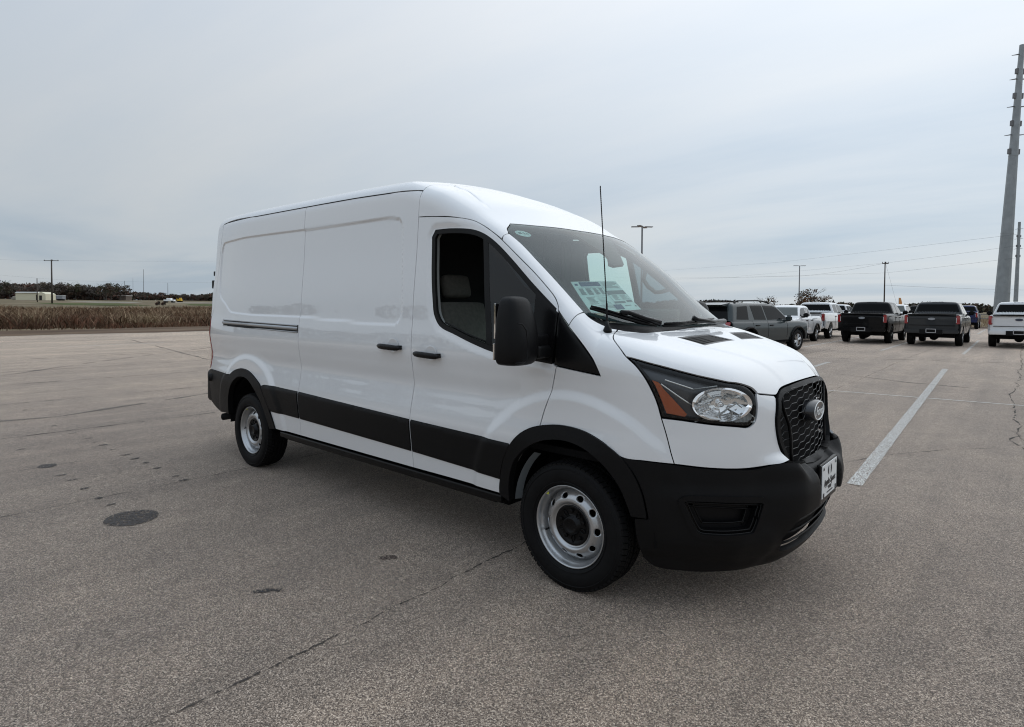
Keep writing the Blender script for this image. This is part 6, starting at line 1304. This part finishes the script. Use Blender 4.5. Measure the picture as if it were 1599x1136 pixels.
    for wn_ in D['wins']: from_panel('side_window', sd, [wn_], 'glass', .06, off=.004, flange=0, par=shell, mirror=True)
    # door seams, handles
    for xs in D['seams']:
        zz = np.linspace(.52, zb-.0, 8); q = cast(F, sd, np.c_[np.full(8, xs), zz])
        for s in (1, -1):
            bm = bmesh.new(); tube(bm, q*[1, s, 1], .008, 4, cap=False); me = bpy.data.meshes.new('door_seam'); bm.to_mesh(me); bm.free(); add('door_seam', me, 'black', shell)
    for xh in D['handles']:
        q = cast(F, sd, np.array([[xh, zb-.14]]))[0]
        for s in (1, -1): bm = bmesh.new(); box(bm, q*[1, s, 1]+[0, -s*.02, 0], (.20, .03, .035)); me = bpy.data.meshes.new('door_handle'); bm.to_mesh(me); bm.free(); add('door_handle', me, 'black' if D.get('bh', True) else 'paint', shell)
    # arch trims
    if D.get('archtrim'):
        for cx in (0, wb):
            an_ = np.linspace(-.1, math.pi+.1, 20); q = cast(F, sd, np.c_[cx+(ra+.035)*np.cos(an_), np.maximum(lo, zc_+(ra+.035)*np.sin(an_))]); q = q[~np.isnan(q[:, 0])]
            for s in (1, -1): bm = bmesh.new(); tube(bm, q*[1, s, 1], .045, 6); me = bpy.data.meshes.new('arch_trim'); bm.to_mesh(me); bm.free(); add('arch_trim', me, 'black', shell)
    # sill and underbody
    bm = bmesh.new(); box(bm, (wb/2, 0, lo-.02), (wb-1.0, hw*1.84, .14)); box(bm, (wb/2, 0, .50), (wb+tail+nose-wb-.6, hw*1.5, .26)); box(bm, (0, 0, tr), (.14, hw*1.6, .14)); box(bm, (wb, 0, tr), (.14, hw*1.6, .14)); tube(bm, [(.0, 0, tr), (-.35, 0, tr-.02)], .16, 10)
    for cx in (0, wb): box(bm, (cx, 0, .66), (.95, hw*1.40, .55))
    me = bpy.data.meshes.new('underbody'); bm.to_mesh(me); bm.free(); add('underbody', me, 'dark', shell)
    # mirrors
    for s in (-1, 1):
        bm = bmesh.new(); box(bm, (xw1-.52, s*(hw+.10), zb+.10), (.13, .22, .20)); bmesh.ops.bevel(bm, geom=bm.edges[:], offset=.045, segments=3, affect='EDGES'); box(bm, (xw1-.50, s*(hw-.06), zb+.02), (.08, .2, .07)); me = bpy.data.meshes.new('wing_mirror'); bm.to_mesh(me); bm.free(); add('wing_mirror', me, D.get('mir', 'black'), shell)
    if D.get('suv'):
        for s in (-1, 1): bm = bmesh.new(); tube(bm, [(xr0+.55, s*hw*.60, zr-.04), (xr0+.75, s*hw*.61, zr+.05), (xw0-.9, s*hw*.61, zr+.07), (xw0-.3, s*hw*.60, zr+.03), (xw0-.12, s*hw*.60, zr-.05)], .028, 6); me = bpy.data.meshes.new('roof_rail'); bm.to_mesh(me); bm.free(); add('roof_rail', me, 'black', shell)
    # wheels
    for cx in (0, wb):
        for s in (-1, 1):
            bm = bmesh.new(); wd = .13; prof = [(.8, .60), (1.0, .68), (1.02, .86), (.92, .97), (.6, 1.0), (-.6, 1.0), (-.92, .97), (-1, .86), (-.9, .6)]
            lathe(bm, [(s*(hw-.14+a*wd), b*tr) for a, b in prof], 36, cx=cx, cz=tr); me = bpy.data.meshes.new('tyre'); bm.to_mesh(me); bm.free(); me.polygons.foreach_set('use_smooth', [True]*len(me.polygons)); wi_ = add('wheel', me, 'tyre', shell)
            bm = bmesh.new(); yo = s*(hw-.14+wd*.72); r_ = lathe(bm, [(s*(hw-.14+wd*.95), tr*.62), (s*(hw-.14+wd*.9), tr*.58), (s*(hw-.14+wd*.2), tr*.55)], 30, cx=cx, cz=tr)
            for k in range(6):
                a = 2*math.pi*k/6+.3
                for da in (-.16, .16): tube(bm, [(cx+math.cos(a+da*.4)*tr*.1, yo, tr+math.sin(a+da*.4)*tr*.1), (cx+math.cos(a+da)*tr*.58, yo+s*.02, tr+math.sin(a+da)*tr*.58)], [.035, .022], 4)
            tube(bm, [(cx, yo-s*.05, tr), (cx, yo+s*.025, tr)], tr*.17, 12); me = bpy.data.meshes.new('rim'); bmesh.ops.recalc_face_normals(bm, faces=bm.faces); bm.to_mesh(me); bm.free(); add('rim', me, D.get('rim', 'rim'), wi_)
            bm = bmesh.new(); r_ = lathe(bm, [(s*(hw-.14+wd*.3), tr*.56), (s*(hw-.14+wd*.3), .001)], 24, cx=cx, cz=tr); me = bpy.data.meshes.new('hub'); bm.to_mesh(me); bm.free(); add('hub', me, 'dark', wi_)
    return parts
crim = mat('alloy_rim', (.45, .46, .47), .3, metal=.8); crim_b = mat('black_rim', (.02, .02, .02), .3); badge_m = mat('oval_badge', (.05, .06, .09), .3, metal=.3); badge_l = mat('oval_badge_silver', (.35, .37, .40), .3, metal=.5); lens_m = mat('lamp_lens', (.55, .57, .58), .15, coat=1); plate_m = mat('plate_frame_chrome', (.55, .55, .56), .35); red_b = mat('bright_red_lamp', (.30, .012, .014), .2, coat=1)
def spawn(parts, label, cat, x, y, head, paintm, group=None, **ov):
    K_ = dict(paint=paintm, black=black, glass=dglass, glass2=dglass2, red=red_b, lens=lens_m, tyre=tyre_m, rim=crim, dark=dark, badge=badge_m, plate=plate_m, chrome=crim); K_.update(ov)
    t = thing({'suv': 'parked_suv', 'pickup': 'parked_pickup'}[cat], label, cat, (x, y, 0), head, group); obs = []
    for (nm, me, mk, par) in parts:
        m = K_[mk]; key = nm
        o = bpy.data.objects.new(nm, me); COL.objects.link(o)
        if len(me.materials) == 0: me.materials.append(m)
        o.material_slots[0].link = 'OBJECT'; o.material_slots[0].material = m
        o.parent = t if (par is None or nm in ('tailgate', 'front_fascia', 'windscreen', 'rear_window', 'side_window', 'wheel', 'wing_mirror', 'rear_bumper', 'front_bumper', 'underbody', 'headlight', 'tail_lamp', 'front_grille', 'bed_floor', 'roof_rail', 'spoiler', 'plate_frame', 'badge', 'bumper_step')) else obs[par]
        obs.append(o)
    return t
zb_, zr_ = 1.30, 1.92
PK = dict(wb=3.68, tail=1.25, nose=4.66, hw=1.0, roof=zr_, belt=1.30, hood=1.27, bed=1.36, xr0=.78, rs=.10, xr1=.8, xw0=2.55, xw1=3.35, tr=.40, low=.50, fb='chrome',
          wins=[[(1.02, 1.36), (1.06, 1.78), (1.78, 1.80), (1.82, 1.34)], [(1.92, 1.34), (1.88, 1.80), (2.42, 1.78), (2.62, 1.70), (3.06, 1.36)]], seams=[.92, 1.86, 2.98], handles=[1.1, 2.1])
MV = dict(wb=3.08, tail=.98, nose=3.92, hw=.92, roof=1.72, belt=1.16, hood=1.10, bed=1.20, xr0=.62, rs=.12, xr1=.8, xw0=2.0, xw1=2.80, tr=.36, low=.40, archtrim=True, fb='black',
          wins=[[(.84, 1.22), (.90, 1.58), (1.38, 1.60), (1.42, 1.20)], [(1.50, 1.20), (1.46, 1.60), (1.95, 1.58), (2.12, 1.52), (2.52, 1.22)]], seams=[.70, 1.46, 2.45], handles=[.86, 1.66])
EX = dict(wb=3.02, tail=1.08, nose=3.95, hw=.99, roof=1.76, belt=1.10, hood=1.10, xr0=-.98, rs=.26, xr1=.8, xw0=1.85, xw1=2.72, tr=.385, low=.42, suv=True, archtrim=True, mir='paint',
          wins=[[(-.66, 1.17), (-.46, 1.60), (.12, 1.64), (.02, 1.16)], [(.36, 1.16), (.30, 1.65), (.98, 1.66), (1.06, 1.15)], [(1.14, 1.15), (1.06, 1.66), (1.66, 1.64), (1.90, 1.56), (2.40, 1.17)]], seams=[.22, 1.10, 2.30], handles=[.45, 1.3])
pk, mv, ex = car_proto('pickup', PK), car_proto('compact', MV), car_proto('suv', EX)
GR = 'pickups parked in rows across the lot'
H90 = R(90)
spawn(pk, 'black pickup seen from behind, tailgate towards us, with an empty silver plate frame', 'pickup', -3.87, 28.15, H90+.0, p_black, GR, rim=crim_b, badge=badge_l, chrome=black)
spawn(pk, 'dark grey pickup seen from behind with bright red tail lamps', 'pickup', -1.29, 28.2, H90, p_grey, GR, badge=badge_l)
spawn(pk, 'white pickup at the right edge, tailgate towards us, with a dark oval badge', 'pickup', 1.52, 28.9, H90, p_white, GR)
spawn(pk, 'white pickup seen from behind, partly hidden by the white compact pickup', 'pickup', -6.98, 30.7, H90, p_white, GR)
spawn(mv, 'white compact pickup facing us with black wheel arches and a sheet in its side window', 'pickup', -6.77, 27.5, -H90, p_white, GR)
spawn(pk, 'blue pickup in the far row, seen from behind past the dark grey one', 'pickup', -2.3, 57.0, H90+.02, p_blue, GR, chrome=black)
spawn(pk, 'white pickup in the far row facing us, right behind the black pickup', 'pickup', -5.6, 49.0, -H90, p_white, GR)
spawn(pk, 'silver pickup in the far row, left behind the black pickup', 'pickup', -9.6, 46.5, H90, p_silver, GR)
spawn(pk, 'white pickup behind the white compact one, only its cab top shows', 'pickup', -13.2, 37.5, -H90+.1, p_white, GR)
spawn(pk, 'black pickup in the far row, only its roof shows over the dark grey one', 'pickup', -6.0, 62.5, H90, p_black, GR)
spawn(ex, 'blue grey SUV with roof rails and black wheel arches beyond the hood of the van', 'suv', -6.34, 17.41, R(76), p_sgrey)
bm = bmesh.new(); box(bm, (-5.835, 25.55, 1.42), (.012, .30, .30)); wsx = bm_obj('window_sheet', bm, white_pl); tag(wsx, 'white paper sheet in the side window of the white compact pickup', 'paper sheet')
